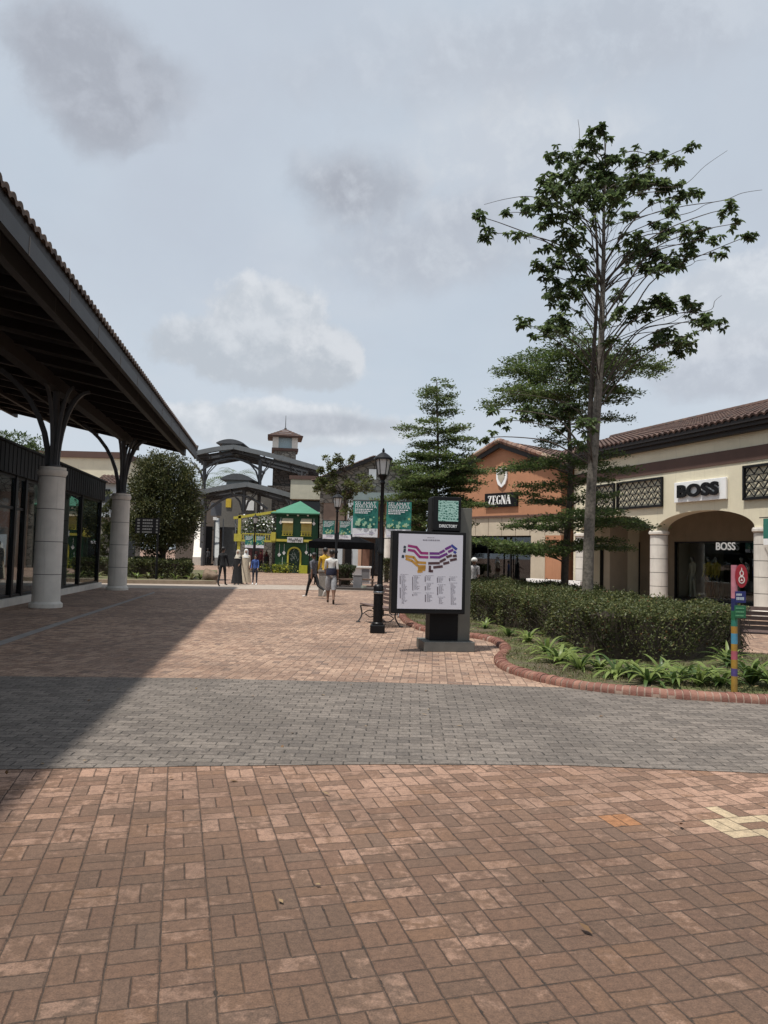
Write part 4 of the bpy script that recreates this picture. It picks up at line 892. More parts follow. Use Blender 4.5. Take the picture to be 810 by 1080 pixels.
# hanging banner on the right column and arcade downlight
hx, hz = BO.hit(805, 577, -.4); fb = thing('column_banner', 'small green and white banner on a bracket by the right arcade column', 'banner', BO.M @ Vector((cols[2]+.42, -.5, 0)), BO.rz)
mb = MB(); mb.tube([(-.12, 0, 2.98), (.75, 0, 2.98)], .016, 6); mb.build('bracket', black, fb)
mb = MB(); mb.box(.02, -.006, 2.36, .62, .006, 2.95); mb.box(.02, -.006, 2.18, .62, .006, 2.36, 1); mb.build('cloth', [mat('teal banner cloth', (.03, .17, .13), .8), white_p], fb)
# ---- right: tan gabled shop
o = at(591, 588, 31.5); ZO = Frame((o.x, o.y, 0), math.radians(-52.2))
zg = thing('gabled_shop', 'tan orange gabled shop with a crest and a black ZEGNA sign', 'shop', ZO.o, ZO.rz)
WZ = 6.9; zb, ze2, za2 = 3.52, 5.62, 6.85
mb = MB(); mb.prism([(-WZ, zb), (0, zb), (0, ze2), (-WZ/2, za2), (-WZ, ze2)], 0, .3); mb.box(-WZ, .3, zb, -WZ+.25, 11, ze2); mb.box(-.25, .3, zb, 0, 11, ze2); mb.build('wall', orange, zg)
mb = MB(); mb.box(-WZ+.05, .05, 2.62, -.05, .3, zb); mb.build('lintel', cream2, zg)
mb = MB()
for i in range(9): mb.box(-WZ+.05+i*.85-.008, .044, 2.62, -WZ+.05+i*.85+.008, .06, zb)
mb.box(-WZ-.02, -.03, zb-.05, .02, .3, zb+.03); mb.build('trim', brown_band, zg)
def zpx(px): return ZO.hit(px, 600, .05)[0]
xa, xb, xc = zpx(560), zpx(575), 0
mb = MB(); mb.box(xa, .02, 0, xb, .5, 2.62); mb.build('pier', cream2, zg); mb = MB(); mb.box(-WZ, .02, 0, -WZ+.9, .5, 2.62); mb.build('pier', cream2, zg); mb = MB(); mb.box(xb, .04, 0, 0, .5, 2.62); mb.box(-.3, .5, 0, 0, 11, zb); mb.box(-WZ, .5, 0, -WZ+.3, 11, zb); mb.box(-WZ, 10.8, 0, 0, 11, ze2); mb.build('side_wall', orange, zg)
mb = MB(); mb.box(-WZ+.3, .6, 2.7, -.3, 8, 2.8); mb.box(-WZ+.3, 5, 0, -.3, 5.2, 2.7); mb.box(-WZ+.3, .5, 0, -.3, 5, .1, 1); mb.build('interior_walls', [dark_in, floor_in], zg)
mb = MB(); g0, g1 = -WZ+.9, xa
for f in (0, .33, .66, 1): xm = g0+(g1-g0)*f; mb.box(xm-.04, .32, .1, xm+.04, .40, 2.62)
mb.box(g0, .33, .1, g1, .39, .28); mb.box(g0, .33, 2.55, g1, .39, 2.617); mb.build('window_frame', black, zg); mb = MB(); mb.box(g0, .355, .28, g1, .365, 2.55); mb.build('pane', glass_dk, zg)
xc = g0+(g1-g0)*.62; mb = MB(); mb.box(xc-.2, .6, .1, xc+.3, .8, 2.6); mb.build('display_panel', cream2, zg)
mb = MB(); ro = .55
for s in (1, -1):
    x_e = 0+ro if s > 0 else -WZ-ro; slope = Vector((-s*(WZ/2+ro), 0, (za2-ze2)*(1+ro/(WZ/2)))); z_e = za2+.16-slope.z
    tiles((x_e, -.26, z_e), (0, 1, 0), 12, slope, slope.length, .27, .4, mb)
mb.build('roof', tile_red, zg, fix=False)
mb = MB()
for s in (1, -1):
    x_e = ro if s > 0 else -WZ-ro; z_e = za2-(za2-ze2)*(1+ro/(WZ/2))
    n_ = 14                                           # barrel verge tiles along the raking edge
    for i in range(n_):
        a = Vector((x_e, -.24, z_e+.19)).lerp(Vector((-WZ/2, -.24, za2+.19)), i/n_); b = Vector((x_e, -.24, z_e+.19)).lerp(Vector((-WZ/2, -.24, za2+.19)), (i+1.12)/n_); mb.tube([a, b], [.125, .105], 8)
mb.build('verge_tiles', tile_mat('worn verge tiles', [(.2, .1, .07, 1), (.28, .17, .12, 1), (.15, .08, .06, 1), (.34, .24, .18, 1)]), zg, fix=False)
mb = MB()
for s in (1, -1):
    x_e = ro if s > 0 else -WZ-ro; z_e = za2-(za2-ze2)*(1+ro/(WZ/2)); mb.bar((x_e, -.17, z_e-.02), (-WZ/2, -.17, za2-.02), .12, .24); mb.bar((x_e, -.07, z_e+.03), (-WZ/2, -.07, za2+.03), .25, .1)
mb.build('barge_board', timber, zg)
x0, z0 = ZO.hit(511, 535.5, -.1); x1, z1 = ZO.hit(545.5, 518.5, -.1)
sg = thing('shop_sign', 'black sign board with white serif ZEGNA letters', 'sign', ZO.M @ Vector(((x0+x1)/2, -.005, (z0+z1)/2)), ZO.rz); w, h = x1-x0, z1-z0
mb = MB(); mb.box(-w/2, -.10, -h/2, w/2, 0, h/2); mb.build('sign_board', black_m, sg, bevel=.01)
def serif(ch, x, s, mb):
    T, t_ = .2*s, .07*s                               # thick and thin strokes
    def st(a, b, w): mb.prism([(x+a[0]*s-w/2, a[1]*s), (x+a[0]*s+w/2, a[1]*s), (x+b[0]*s+w/2, b[1]*s), (x+b[0]*s-w/2, b[1]*s)], -.125, -.102)
    def hb_(a, b, z, h_): mb.prism([(x+a*s, z*s), (x+b*s, z*s), (x+b*s, z*s+h_), (x+a*s, z*s+h_)], -.126, -.102)
    if ch == 'Z': hb_(.02, .6, .93, t_); hb_(.02, .62, 0, t_); st((.12, .0), (.5, 1.), T); hb_(.02, .08, .75, .2*s); hb_(.56, .62, .03, .2*s); return .68
    if ch == 'E': st((.17, 0), (.17, 1), T); hb_(.02, .55, .93, t_); hb_(.02, .57, 0, t_); hb_(.17, .45, .47, t_); hb_(.5, .56, .75, .2*s); hb_(.52, .58, .03, .2*s); return .62
    if ch == 'G':
        pts = [(x+s*(.36+.34*math.cos(a)), s*(.5+.5*math.sin(a))) for a in [math.radians(45+i*15) for i in range(19)]]; inn = [(x+s*(.38+.17*math.cos(a)), s*(.5+.44*math.sin(a))) for a in [math.radians(45+i*15) for i in range(19)]]
        for i in range(18): mb.prism([pts[i], pts[i+1], inn[i+1], inn[i]], -.125, -.102)
        hb_(.42, .72, .42, t_); st((.58, .05), (.58, .46), T*.8); return .74
    if ch == 'N': st((.1, 0), (.1, 1), t_); st((.14, 1), (.56, 0), T); st((.6, 0), (.6, 1), t_); hb_(.0, .2, 0, t_*.7); hb_(.5, .7, .95, t_*.7); hb_(.0, .2, .95, t_*.7); return .72
    if ch == 'A': st((.08, 0), (.34, 1), t_); st((.6, 0), (.36, 1), T); hb_(.15, .55, .32, t_*.8); hb_(.0, .2, 0, t_*.7); hb_(.46, .76, 0, t_*.7); return .74
mb = MB(); s = h*.62; tot = (.68+.62+.74+.72+.74)*s; xx = -tot/2
for ch in 'ZEGNA': xx += serif(ch, xx, s, mb)*s
o_ = mb.build('lettering', white_p, sg, loc=(-w*.03, 0, -s/2), fix=True)
cx_, cz_ = ZO.hit(528.5, 503, -.1); cr = thing('crest', 'white shield crest on the tan gable above the ZEGNA sign', 'crest', ZO.M @ Vector((cx_, -.004, cz_)), ZO.rz)
mb = MB(); mb.prism([(-.34, .34), (-.15, .42), (0, .37), (.15, .42), (.34, .34), (.33, -.08), (.23, -.34), (0, -.5), (-.23, -.34), (-.33, -.08)], -.08, 0); mb.build('shield', white_p, cr, bevel=.015)
mb = MB(); mb.prism([(-.22, .2), (.22, .2), (.2, -.04), (0, -.31), (-.2, -.04)], -.10, -.085); mb.build('relief', mat('worn crest relief', (.42, .38, .3), .8), cr)
mb = MB(); q = ZO.M @ Vector((.9, .6, 0)); lw = thing('low_wall', 'short white plinth wall between the tan shop and the cream arcade', 'wall', q, ZO.rz); mb.box(-1.9, -1.6, 0, .9, -1.3, .75); mb.build('plinth', white_p, lw)
# link wall between the two shops
lk = thing('link_building', 'cream link block between the tan gabled shop and the arcade shop', 'building', ZO.M @ Vector((0, 1.5, 0)), ZO.rz); mb = MB(); mb.box(.02, 0, 0, 1.4, 6, 5.2); mb.build('wall', cream2, lk); mb = MB(); mb.box(-.02, -.2, 5.2, 1.5, 6, 5.4); mb.build('coping', brown_band, lk); mb = MB(); mb.box(.25, -.06, .0, 1.1, -.003, 2.3); mb.build('door', black, lk)
# ------------------------------------------------------------------ the far middle of the mall
brown_wall = mat('brown tiled wall', (.17, .085, .055), .8, .15, 3); pale_wall = mat('pale blue grey wall', (.48, .53, .56), .8, .08, 2); ivory = mat('ivory ribbed cladding', (.52, .485, .38), .8, .08, 2, streak=.3)
peach = mat('peach render', (.52, .34, .24), .85, .08, 2); teal_slab = mat('teal grey awning', (.20, .26, .26), .6, .12, 3); dark_glass = mat('dark shop glass', (.02, .022, .025), .12, .3, 1)
def slabbox(root, name, m, px0, px1, py0, py1, Y, depth=.3, proud=0):
    a = at(px0, py1, Y)-root.location; b = at(px1, py0, Y)-root.location; mb = MB(); mb.box(a.x, a.y-proud, a.z, b.x, a.y+depth, b.z); return mb.build(name, m, root)
# stone gabled building
Y = 56.; b = base(395, Y); gs = thing('stone_gabled_building', 'grey stone gabled building with a small white window, behind the big banners', 'building', b); apx = at(395, 483, Y)-b; lf = at(338, 505.5, Y)-b
hw = apx.x-lf.x; mb = MB(); mb.prism([(apx.x-hw, 5.4), (apx.x+hw, 5.4), (apx.x+hw, lf.z), (apx.x, apx.z-.15), (apx.x-hw, lf.z)], 0, .4); mb.box(apx.x-hw, .4, 0, apx.x-hw+.3, 14, lf.z); mb.box(apx.x+hw-.3, .4, 0, apx.x+hw, 14, lf.z); mb.box(apx.x-hw, 14, 0, apx.x+hw, 14.2, lf.z); mb.build('wall', stone, gs)
mb = MB(); dz = apx.z-lf.z
for s in (1, -1):
    sl_ = Vector((-s*(hw+.6), 0, dz*(1+.6/hw))); tiles((apx.x+s*(hw+.6), -.6, apx.z+.1-sl_.z), (0, 1, 0), 15, sl_, sl_.length, .3, .45, mb)
mb.build('roof', tile_red, gs, fix=False)
mb = MB()
for s in (1, -1): mb.bar((apx.x+s*(hw+.5), -.4, lf.z-.22), (apx.x, -.4, apx.z-.02), .3, .32)
mb.build('barge_board', timber, gs)
slabbox(gs, 'window', white_p, 389, 397, 495, 505.5, Y, .1, .06)
mb = MB(); mb.box(apx.x-hw+.3, .05, 0, apx.x+hw-.3, 0.3, 5.398); mb.build('upper_wall', mat('dusty brown wall', (.22, .16, .125), .85, .15, 2), gs); slabbox(gs, 'pale_panel', pale_wall, 366, 376, 527, 566, Y-1., .6)
slabbox(gs, 'awning_slab', teal_slab, 372, 452, 521, 528.5, Y-2.5, 3., 0); slabbox(gs, 'pier', peach, 406.5, 418.5, 529, 552.5, Y-1.6, 1.2); slabbox(gs, 'pier_base', brown_wall, 407, 417.5, 552.5, 566, Y-1.65, 1.3)
slabbox(gs, 'shop_window', dark_glass, 395, 432, 566, 606, Y-.6, .2); slabbox(gs, 'ground_wall', pale_wall, 355, 378, 574, 604, Y-1., .6); slabbox(gs, 'doorway', black_m, 360.5, 371, 579, 604, Y-1.06, .1); slabbox(gs, 'brown_pier', brown_wall, 381.5, 390, 574, 606, Y-1.4, .8); slabbox(gs, 'peach_pier', peach, 377, 381.5, 574, 606, Y-1.2, .6); slabbox(gs, 'soffit_band', brown_wall, 355, 445, 553, 566, Y-.8, .6)
q = at(409, 588, 47)-b; mb = MB(); mb.lathe([(.34, 0), (.34, .5), (.25, .6), (.24, 3.4), (.34, 3.5), (.34, 3.7)], (q.x, q.y, 0), 20); mb.build('column', white_col, gs)
mb = MB(); mb.box(q.x-.4, q.y-.4, 3.7, q.x+.4, q.y+7, 4.1); mb.build('porch_beam', brown_wall, gs)
# ivory clad building left of it
Y = 66.; b = base(330, Y); iv = thing('ivory_clad_building', 'ivory clad upper storey over a dark shopfront, right of the steel canopies', 'building', b)
slabbox(iv, 'wall', ivory, 306, 352, 505, 526, Y, 10); slabbox(iv, 'parapet', brown_band, 305, 353, 502.5, 505.2, Y-.1, 10.3)
o_ = slabbox(iv, 'shopfront', dark_glass, 306, 352, 526, 606, Y+1.5, 1); slabbox(iv, 'fascia_panel', white_p, 322, 345, 540, 542.5, Y+.4, .2); slabbox(iv, 'stone_pier', stone, 337, 346, 527, 600, Y-.3, .8); slabbox(iv, 'stone_panel', stone, 326, 338, 545, 575, Y+.9, .5)
# dark stone block and the clock tower
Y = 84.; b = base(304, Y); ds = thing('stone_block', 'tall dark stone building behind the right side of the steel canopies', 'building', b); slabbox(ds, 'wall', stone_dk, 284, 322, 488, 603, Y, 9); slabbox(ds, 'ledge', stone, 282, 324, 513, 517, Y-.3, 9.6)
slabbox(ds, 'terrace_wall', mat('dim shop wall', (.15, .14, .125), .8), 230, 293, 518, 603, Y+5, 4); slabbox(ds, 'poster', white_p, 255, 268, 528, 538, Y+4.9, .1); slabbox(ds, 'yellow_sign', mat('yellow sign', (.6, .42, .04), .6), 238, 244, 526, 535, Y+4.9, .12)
slabbox(ds, 'lantern_sign', white_p, 271, 277, 531, 537, Y+4.85, .15); slabbox(ds, 'far_wall', mat('far dark brown wall', (.12, .10, .085), .9), 184, 238, 516, 603, Y+9, 1)  # far wall in a plain dark brown
Y = 92.; b = base(296.5, Y); tw = thing('clock_tower', 'square stone tower with a white lantern room and red hipped roof', 'tower', b, math.radians(9)); k = Y/FPX
zz = lambda py: at(296, py, Y).z; hw = 11.6*k; mb = MB(); mb.box(-hw, -hw, 0, hw, hw, zz(477)); mb.build('wall', stone, tw)
mb = MB(); mb.box(-hw-.25, -hw-.25, zz(477), hw+.25, hw+.25, zz(474.3)); mb.build('ledge', brown_band, tw); h2 = hw*.86
for a in (-1, 1):
    for c in (-1, 1): mb = MB(); mb.box(a*h2-.36, c*h2-.36, zz(474.3), a*h2+.36, c*h2+.36, zz(461)); mb.build('corner_post', white_col, tw)
mb = MB(); mb.box(-h2+.05, -h2+.05, zz(474.3), h2-.05, h2-.05, zz(461)); mb.build('lantern_glass', mat('pale window glass', (.35, .45, .48), .15), tw)
mb = MB(); r0, ze_, zp = hw+.75, zz(462), zz(452.5); N_ = 6
for i in range(N_):
    f0, f1 = i/N_, (i+1)/N_; a, c = r0*(1-f0)+.05, r0*(1-f1)+.05; z0, z1 = ze_+(zp-ze_)*f0+.04, ze_+(zp-ze_)*f1
    q = mb.add([(-a, -a, z0), (a, -a, z0), (a, a, z0), (-a, a, z0), (-c, -c, z1), (c, -c, z1), (c, c, z1), (-c, c, z1)])
    for u in range(4): mb.face((q+u, q+(u+1) % 4, q+4+(u+1) % 4, q+4+u))
mb.box(-r0, -r0, ze_-.12, r0, r0, ze_+.03, 1); mb.build('roof', [tile_red, brown_band], tw); mb = MB(); mb.tube([(0, 0, zp-.1), (0, 0, zz(438))], [.06, .025], 6); mb.ball((0, 0, zp+.05), .16); mb.build('finial', steel, tw)
# steel canopies
def canopy(label, Y, pl, pk, pr, vent, depth, rz, posts):
    b = base(pk[0], Y); r_ = thing('steel_canopy', label, 'canopy', b, 0, 'steel canopies over the escalator'); k = Y/FPX
    L, K_, R_ = [at(*q, Y)-b for q in (pl, pk, pr)]; d = Vector((math.sin(rz), math.cos(rz), 0))*depth
    mb = MB()
    for A, B in ((L, K_), (K_, R_)):
        n = 7
        for i in range(n):                      # slightly bowed sheets with glazed strips left open between them
            a = A.lerp(B, i/n); c = A.lerp(B, (i+1)/n); bow = lambda q, f: q+Vector((0, 0, .1*math.sin(PI*f)))
            a, c = bow(a, i/n), bow(c, (i+1)/n)
            for f0, f1 in (((0, .16), (.42, .52), (.78, 1.)) if (2 <= i <= 5) else ((0, 1.),)):      # open glazed slots between the sheets
                q = mb.add([a+d*f0, c+d*f0, c+d*f1, a+d*f1]+[v_-Vector((0, 0, .12)) for v_ in (a+d*f0, c+d*f0, c+d*f1, a+d*f1)])
                for f in ((0, 1, 2, 3), (7, 6, 5, 4), (0, 4, 5, 1), (2, 6, 7, 3), (1, 5, 6, 2), (0, 3, 7, 4)): mb.face([q+u for u in f])
    mb.build('roof_sheet', steel, r_)
    mb = MB()
    for A, B in ((L, K_), (K_, R_)):
        for i in range(7):
            a = A.lerp(B, i/7)+Vector((0, -.12, .1*math.sin(PI*i/7)-.05)); c = A.lerp(B, (i+1)/7)+Vector((0, -.12, .1*math.sin(PI*(i+1)/7)-.05)); mb.bar(a, c, .16, .46)
    mb.build('fascia', mat('grey canopy fascia', (.14, .15, .155), .5, .12, 2, streak=.2), r_)
    mb = MB()
    for f in (.12, .32, .52, .72, .92):
        for A, B in ((L, K_), (K_, R_)): mb.bar(A+d*f-Vector((0, 0, .3)), B+d*f-Vector((0, 0, .3)), .12, .28)
    for f in (.1, .35, .65, .9):
        for A, B in ((L, K_), (K_, R_)): q = A.lerp(B, f)-Vector((0, 0, .2)); mb.bar(q, q+d, .1, .16)
    mb.build('rafters', steel, r_)
    if vent:
        a = at(vent[0], vent[2], Y+3)-b; c = at(vent[1], vent[2], Y+3)-b; tp = at(vent[0], vent[3], Y+3).z; cx = (a.x+c.x)/2; w = (c.x-a.x)/2; mb = MB()
        zc_ = a.z+.55*(tp-a.z); mb.prism([(cx-w*.72, a.z-.6), (cx+w*.72, a.z-.6), (cx+w*.66, zc_+.05), (cx-w*.66, zc_+.05)], 3., 6.); pr_ = [(cx-w, zc_-.1)]+[(cx-w*(1-i/5)*.98, zc_+(tp-zc_)*(1-(1-i/5)**2)) for i in range(11)]+[(cx+w, zc_-.1)]
        mb.prism(pr_, 2.4, 6.6, 1); mb.build('roof_vent', [mat('pale louvre', (.2, .24, .25), .6), steel], r_)
    for (px, dy) in posts:
        p0 = at(px, 588, Y+dy)-b; zt = min(L.z, R_.z)+.8; mb = MB(); mb.tube([(p0.x, p0.y, 0), (p0.x, p0.y, zt)], .2, 10)
        for s in (-1, 1):
            for e in (1, -1): mb.tube([(p0.x, p0.y, zt-2.6), (p0.x+s*.4, p0.y+e*.3, zt-1.2), (p0.x+s*1.3, p0.y+e*.6, zt-.1)], .06, 6)
        mb.build('post', steel, r_)
    # arched tie
    mb = MB(); q0, q1 = L.lerp(K_, .12), K_.lerp(R_, .35); mb.tube([q0.lerp(q1, i/12)+Vector((0, .9, -1.9+1.5*math.sin(PI*i/12))) for i in range(13)], .12, 6); mb.build('arched_tie', steel, r_)
    return r_
canopy('upper grey steel canopy with a curved roof vent, in front of the clock tower', 76, (203, 478.5), (247, 471), (337, 494), (229, 258, 472, 463.5), 9, math.radians(-6), [(271, 1.0), (212, 3.), (316, 3.)])
canopy('lower grey steel canopy over the escalator foot', 72, (209, 519.5), (261, 510.5), (319, 526), (233, 268, 512, 499.5), 7, math.radians(-6), [(255, 1.0), (214, 2.5), (306, 1.5)])
# escalator and stair
Y = 77.; b = base(224, Y); es = thing('escalator', 'black escalator between pale side walls, climbing to the upper floor', 'escalator', b, math.radians(13)); k = Y/FPX
zt = 4.3; run = 8.; x0, x1 = (at(213, 588, Y)-b).x, (at(223, 588, Y)-b).x
mb = MB()
for i in range(20): mb.box(x0, i*run/20, i*zt/20-.25 if i else 0, x1, (i+1)*run/20, (i+1)*zt/20)
mb.build('steps', black_m, es)
sidewall = lambda x, w: MB().prism([(0, 0), (0, .9), (.8, 1.0), (run, zt+1.0), (run+2, zt+1.0), (run+2, 0)], x, x+w)
def side(x, w, m, name, root):
    mb = MB(); pr = [(0, 0), (0, .85), (.8, 1.0), (run, zt+1.), (run+2, zt+1.), (run+2, 0)]; n = len(pr); a = mb.add([(x, y, z) for y, z in pr]); c = mb.add([(x+w, y, z) for y, z in pr]); mb.face(range(a, a+n)); mb.face(range(c, c+n))
    for i in range(n): j = (i+1) % n; mb.face((a+i, a+j, c+j, c+i))
    return mb.build(name, m, root)
side(x0-.9, .85, white_col, 'side_wall', es); side(x1+.25, .5, mat('brushed balustrade', (.32, .33, .33), .4), 'balustrade', es)
mb = MB()
for x in (x0-.02, x1+.22): mb.tube([(x, -.1, .5), (x, 0, .95), (x, .9, 1.1), (x, run, zt+1.1), (x, run+1.5, zt+1.1)], .07, 8)
mb.build('handrail', black, es)
b2_ = base(239, Y+.5); st_ = thing('staircase', 'grey staircase beside the escalator, rising to the upper floor', 'stairs', b2_, math.radians(13)); xa, xb = (at(233, 588, Y)-b2_).x, (at(249, 588, Y)-b2_).x; mb = MB()
for i in range(24): mb.box(xa, i*run/24, 0, xb, (i+1)*run/24+.001*i, (i+1)*zt/24)
mb.box(xa-2.6, run+.05, zt-.3, xb+6, run+6, zt-.02); mb.build('steps', mat('grey stair stone', (.17, .165, .155), .85, .15, 3), st_)
mb = MB(); mb.tube([(xa+.1, 0, .9), (xa+.1, run, zt+.9)], .05, 6); mb.tube([(xb-.1, 0, .9), (xb-.1, run, zt+.9)], .05, 6)
for i in range(9): mb.tube([(xb-.1, run*i/8, zt*i/8), (xb-.1, run*i/8, zt*i/8+.9)], .025, 5)
mb.build('handrail', steel, st_)
q = at(228, 537, 84); hs = thing('hanging_sign', 'dark grey hanging sign over the staircase', 'sign', q); mb = MB(); mb.box(-.6, -.05, -.75, .6, .05, .75); mb.build('panel', mat('slate sign', (.10, .11, .13), .6), hs); mb = MB(); mb.box(-.3, -.06, -1.25, .1, .0, -.9); mb.build('small_plate', white_p, hs); mb = MB(); mb.tube([(-.4, 0, .7), (-.4, 0, 2.6)], .02, 5); mb.tube([(.4, 0, .7), (.4, 0, 2.6)], .02, 5); mb.build('hangers', steel, hs)
# ---- green festive house
Y = 57.; b = base(312, Y); gh = thing('green_house_kiosk', 'two storey green festive house with yellow trim and a hipped green roof', 'kiosk', b); k = Y/FPX
green = mat('dark green board', (.010, .062, .028), .7, .15, 3, .1); green_r = mat('green roof board', (.045, .19, .115), .65, .1, 2); yellow = mat('yellow trim', (.44, .385, .05), .6, .1, 3); cream3 = mat('cream cloth', (.62, .52, .36), .8, .1, 5); lime = mat('lime planter board', (.33, .34, .02), .6, .15, 3); dkgreen = mat('deep green door', (.008, .035, .022), .6)
X = lambda px: (at(px, 588, Y)-b).x; Z = lambda py, px=312: at(px, py, Y).z
xl, xr = X(290), X(334.5); mb = MB(); xd0, xd1 = X(304.2), X(316.5); zd = Z(578)
mb.box(xl, 0, 0, xd0, .2, Z(571)); mb.box(xd1, 0, 0, xr, .2, Z(571)); mb.box(xd0, 0.0, zd, xd1, .2, Z(571)); mb.box(xl, -.02, Z(571), xr, .2, Z(541.5)); mb.box(xl, .2, 0, xl+.15, 3.4, Z(541.5)); mb.box(xr-.15, .2, 0, xr, 3.4, Z(541.5)); mb.box(xl, 3.4, 0, xr, 3.5, Z(541.5)); mb.build('wall', green, gh)
mb = MB(); e0, e1, ap = X(285), X(337.5), X(312); zE, zA = Z(541.5), Z(526.8); q = mb.add([(e0, -.5, zE), (e1, -.5, zE), (e1, 4, zE), (e0, 4, zE), (ap, 1.75, zA), (ap+.02, 1.75, zA)])
for f in ((0, 1, 5, 4), (1, 2, 5), (2, 3, 4, 5), (3, 0, 4), (3, 2, 1, 0)): mb.face([q+u for u in f])
mb.box(e0, -.52, zE-.1, e1, 4.02, zE-.003, 1); mb.build('roof', [green_r, green], gh)
mb = MB(); mb.box(X(286), -.32, Z(571.5), X(332.3), -.024, Z(569)); mb.build('trim_beam', yellow, gh)
for x in (297, 316.7):
    mb = MB(); mb.box(X(x), -.06, Z(563.5), X(x+11), -.022, Z(549)); f_ = mb.build('window', mat('yellow shutter', (.42, .34, .10), .7), gh)
    mb = MB(); xa_, xb_ = X(x), X(x+11); q = mb.add([(xa_, -.08, Z(546.8)), (xb_, -.08, Z(546.8)), (xb_+.03, -.45, Z(551.2)), (xa_-.03, -.45, Z(551.2)), (xa_-.03, -.45, Z(552)), (xb_+.03, -.45, Z(552))]); mb.face((q, q+1, q+2, q+3)); mb.face((q+3, q+2, q+5, q+4)); mb.build('awning', cream3, f_)
    mb = MB()
    for i in range(4): mb.box(xa_+.03+i*.22, -.22, Z(565), xa_+.10+i*.22, -.19, Z(561))
    mb.box(xa_-.02, -.23, Z(561), xb_+.02, -.18, Z(560.3)); mb.box(xa_-.02, -.23, Z(565.3), xb_+.02, -.07, Z(564.7)); mb.build('sill', yellow, f_)
mb = MB(); r1 = (xd1-xd0)/2; cx = (xd0+xd1)/2; zc = zd-r1
for i in range(12):
    a, c = PI*i/12, PI*(i+1)/12; mb.prism([(cx+r1*1.22*math.cos(a), zc+r1*1.22*math.sin(a)), (cx+r1*1.22*math.cos(c), zc+r1*1.22*math.sin(c)), (cx+r1*.95*math.cos(c), zc+r1*.95*math.sin(c)), (cx+r1*.95*math.cos(a), zc+r1*.95*math.sin(a))], -.1, .05)
for s in (-1, 1): mb.box(cx+s*r1*1.085-r1*.135, -.1, 0, cx+s*r1*1.085+r1*.135, .05, zc)
mb.build('door_arch', yellow, gh)
mb = MB(); mb.box(xd0, .1, 0, xd1, .16, zd); d_ = mb.build('door', dkgreen, gh); mb = MB(); r = random.Random(4)
for i in range(16):
    x_ = cx+r.uniform(-.32, .32); z_ = r.uniform(.8, 2.2); mb.tube([(x_, .09, z_), (x_+r.uniform(-.15, .15), .09, z_+.12), (x_+r.uniform(-.2, .2), .09, z_+.2)], .018, 4)
mb.build('chalk_pattern', mat('pale chalk', (.4, .45, .42), .9), d_)
mb = MB(); mb.box(X(303), -.42, Z(572.3), X(319.5), -.33, Z(566.8)); sb = mb.build('sign_board', mat('pale grey board', (.52, .52, .52), .7), gh)
mb = MB(); r = random.Random(9); pts = []
for i in range(40): t_ = i/39; pts.append((X(304.5)+(X(318)-X(304.5))*t_, -.43, Z(569.6)+.10*math.sin(t_*40)+.05*math.sin(t_*13)))
mb.tube(pts, .022, 4); mb.build('script', black, sb)
for x0, x1 in ((288.5, 301), (316.5, 325)):
    mb = MB(); mb.box(X(x0), -.5, 0, X(x1), -.03, .62); mb.build('planter_box', lime, gh)
mb = MB(); r = random.Random(3)
for px, py, l in ((294.5, 574, .7), (299.5, 574, .55), (323, 573, .55), (327, 574, .65), (295, 546, .25), (330, 546.5, .25), (298, 588, .6)):
    x_, z_ = X(px), Z(py); mb.tube([(x_, -.06, z_), (x_, -.06, z_-l)], .012, 4)
    mb.prism([(x_-.13, z_-l-.14), (x_, z_-l-.3), (x_+.13, z_-l-.14), (x_, z_-l+.03)], -.12, -.03)
mb.build('woven_ornaments', white_p, gh)
mb = MB()
for px in (302, 313, 323.5): mb.ball((X(px), -.06, Z(543.3)), .085, 8, 6)
mb.build('lamps', white_p, gh)
# left wing: beam, post, balcony
wx0, wx1 = X(245.5), X(290); mb = MB(); mb.bar((wx0, -.2, Z(546.5, 248)), (wx1, -.2, Z(540.5)), .2, .2); mb.box(X(250.5), -.3, 0, X(253.5), -.1, Z(545)); mb.box(X(247), -.35, Z(571, 250), wx1, -.1, Z(569.5, 270)); mb.box(X(247), -.38, Z(571, 250), X(255), -.05, Z(563, 250)); mb.box(X(286), -.38, Z(571), X(290.5), -.03, Z(562)); mb.build('balcony_beams', yellow, gh)
mb = MB()
for i in range(12): mb.box(X(256)+i*.19, -.25, Z(571, 265), X(256)+i*.19+.06, -.2, Z(563, 265))
mb.box(X(255), -.26, Z(563.5, 265), X(286), -.19, Z(562.5, 265)); mb.build('balcony_rail', yellow, gh)
mb = MB(); mb.box(wx0, 0, Z(571, 262), wx1-.02, 3, Z(569.5, 262)); mb.build('balcony_floor', green, gh)
P_ = np.concatenate([rng.normal(size=(160, 3))*nv(.35, .25, .3)+nv((at(x, y, Y+.8)-b)) for x, y in ((262, 556), (270, 552), (275, 550), (282, 552), (266, 562), (279, 558))]); leaf_mesh('hanging_flowers', P_, unit(len(P_)), unit(len(P_)), .2, .12, [white_p, L_dark, L_dark, F_mid], gh)
P_ = np.concatenate([rng.normal(size=(120, 3))*nv(.35, .2, .18)+nv((at(x, 599.5, Y-.7)-b)) for x in (280, 286, 292, 299, 304)]); leaf_mesh('planter_flowers', P_, unit(len(P_))+nv(0, 0, .5), unit(len(P_)), .16, .09, [F_lite, F_mid, lime, L_mid], gh)  # flower clumps along the planters, gathered in one mesh
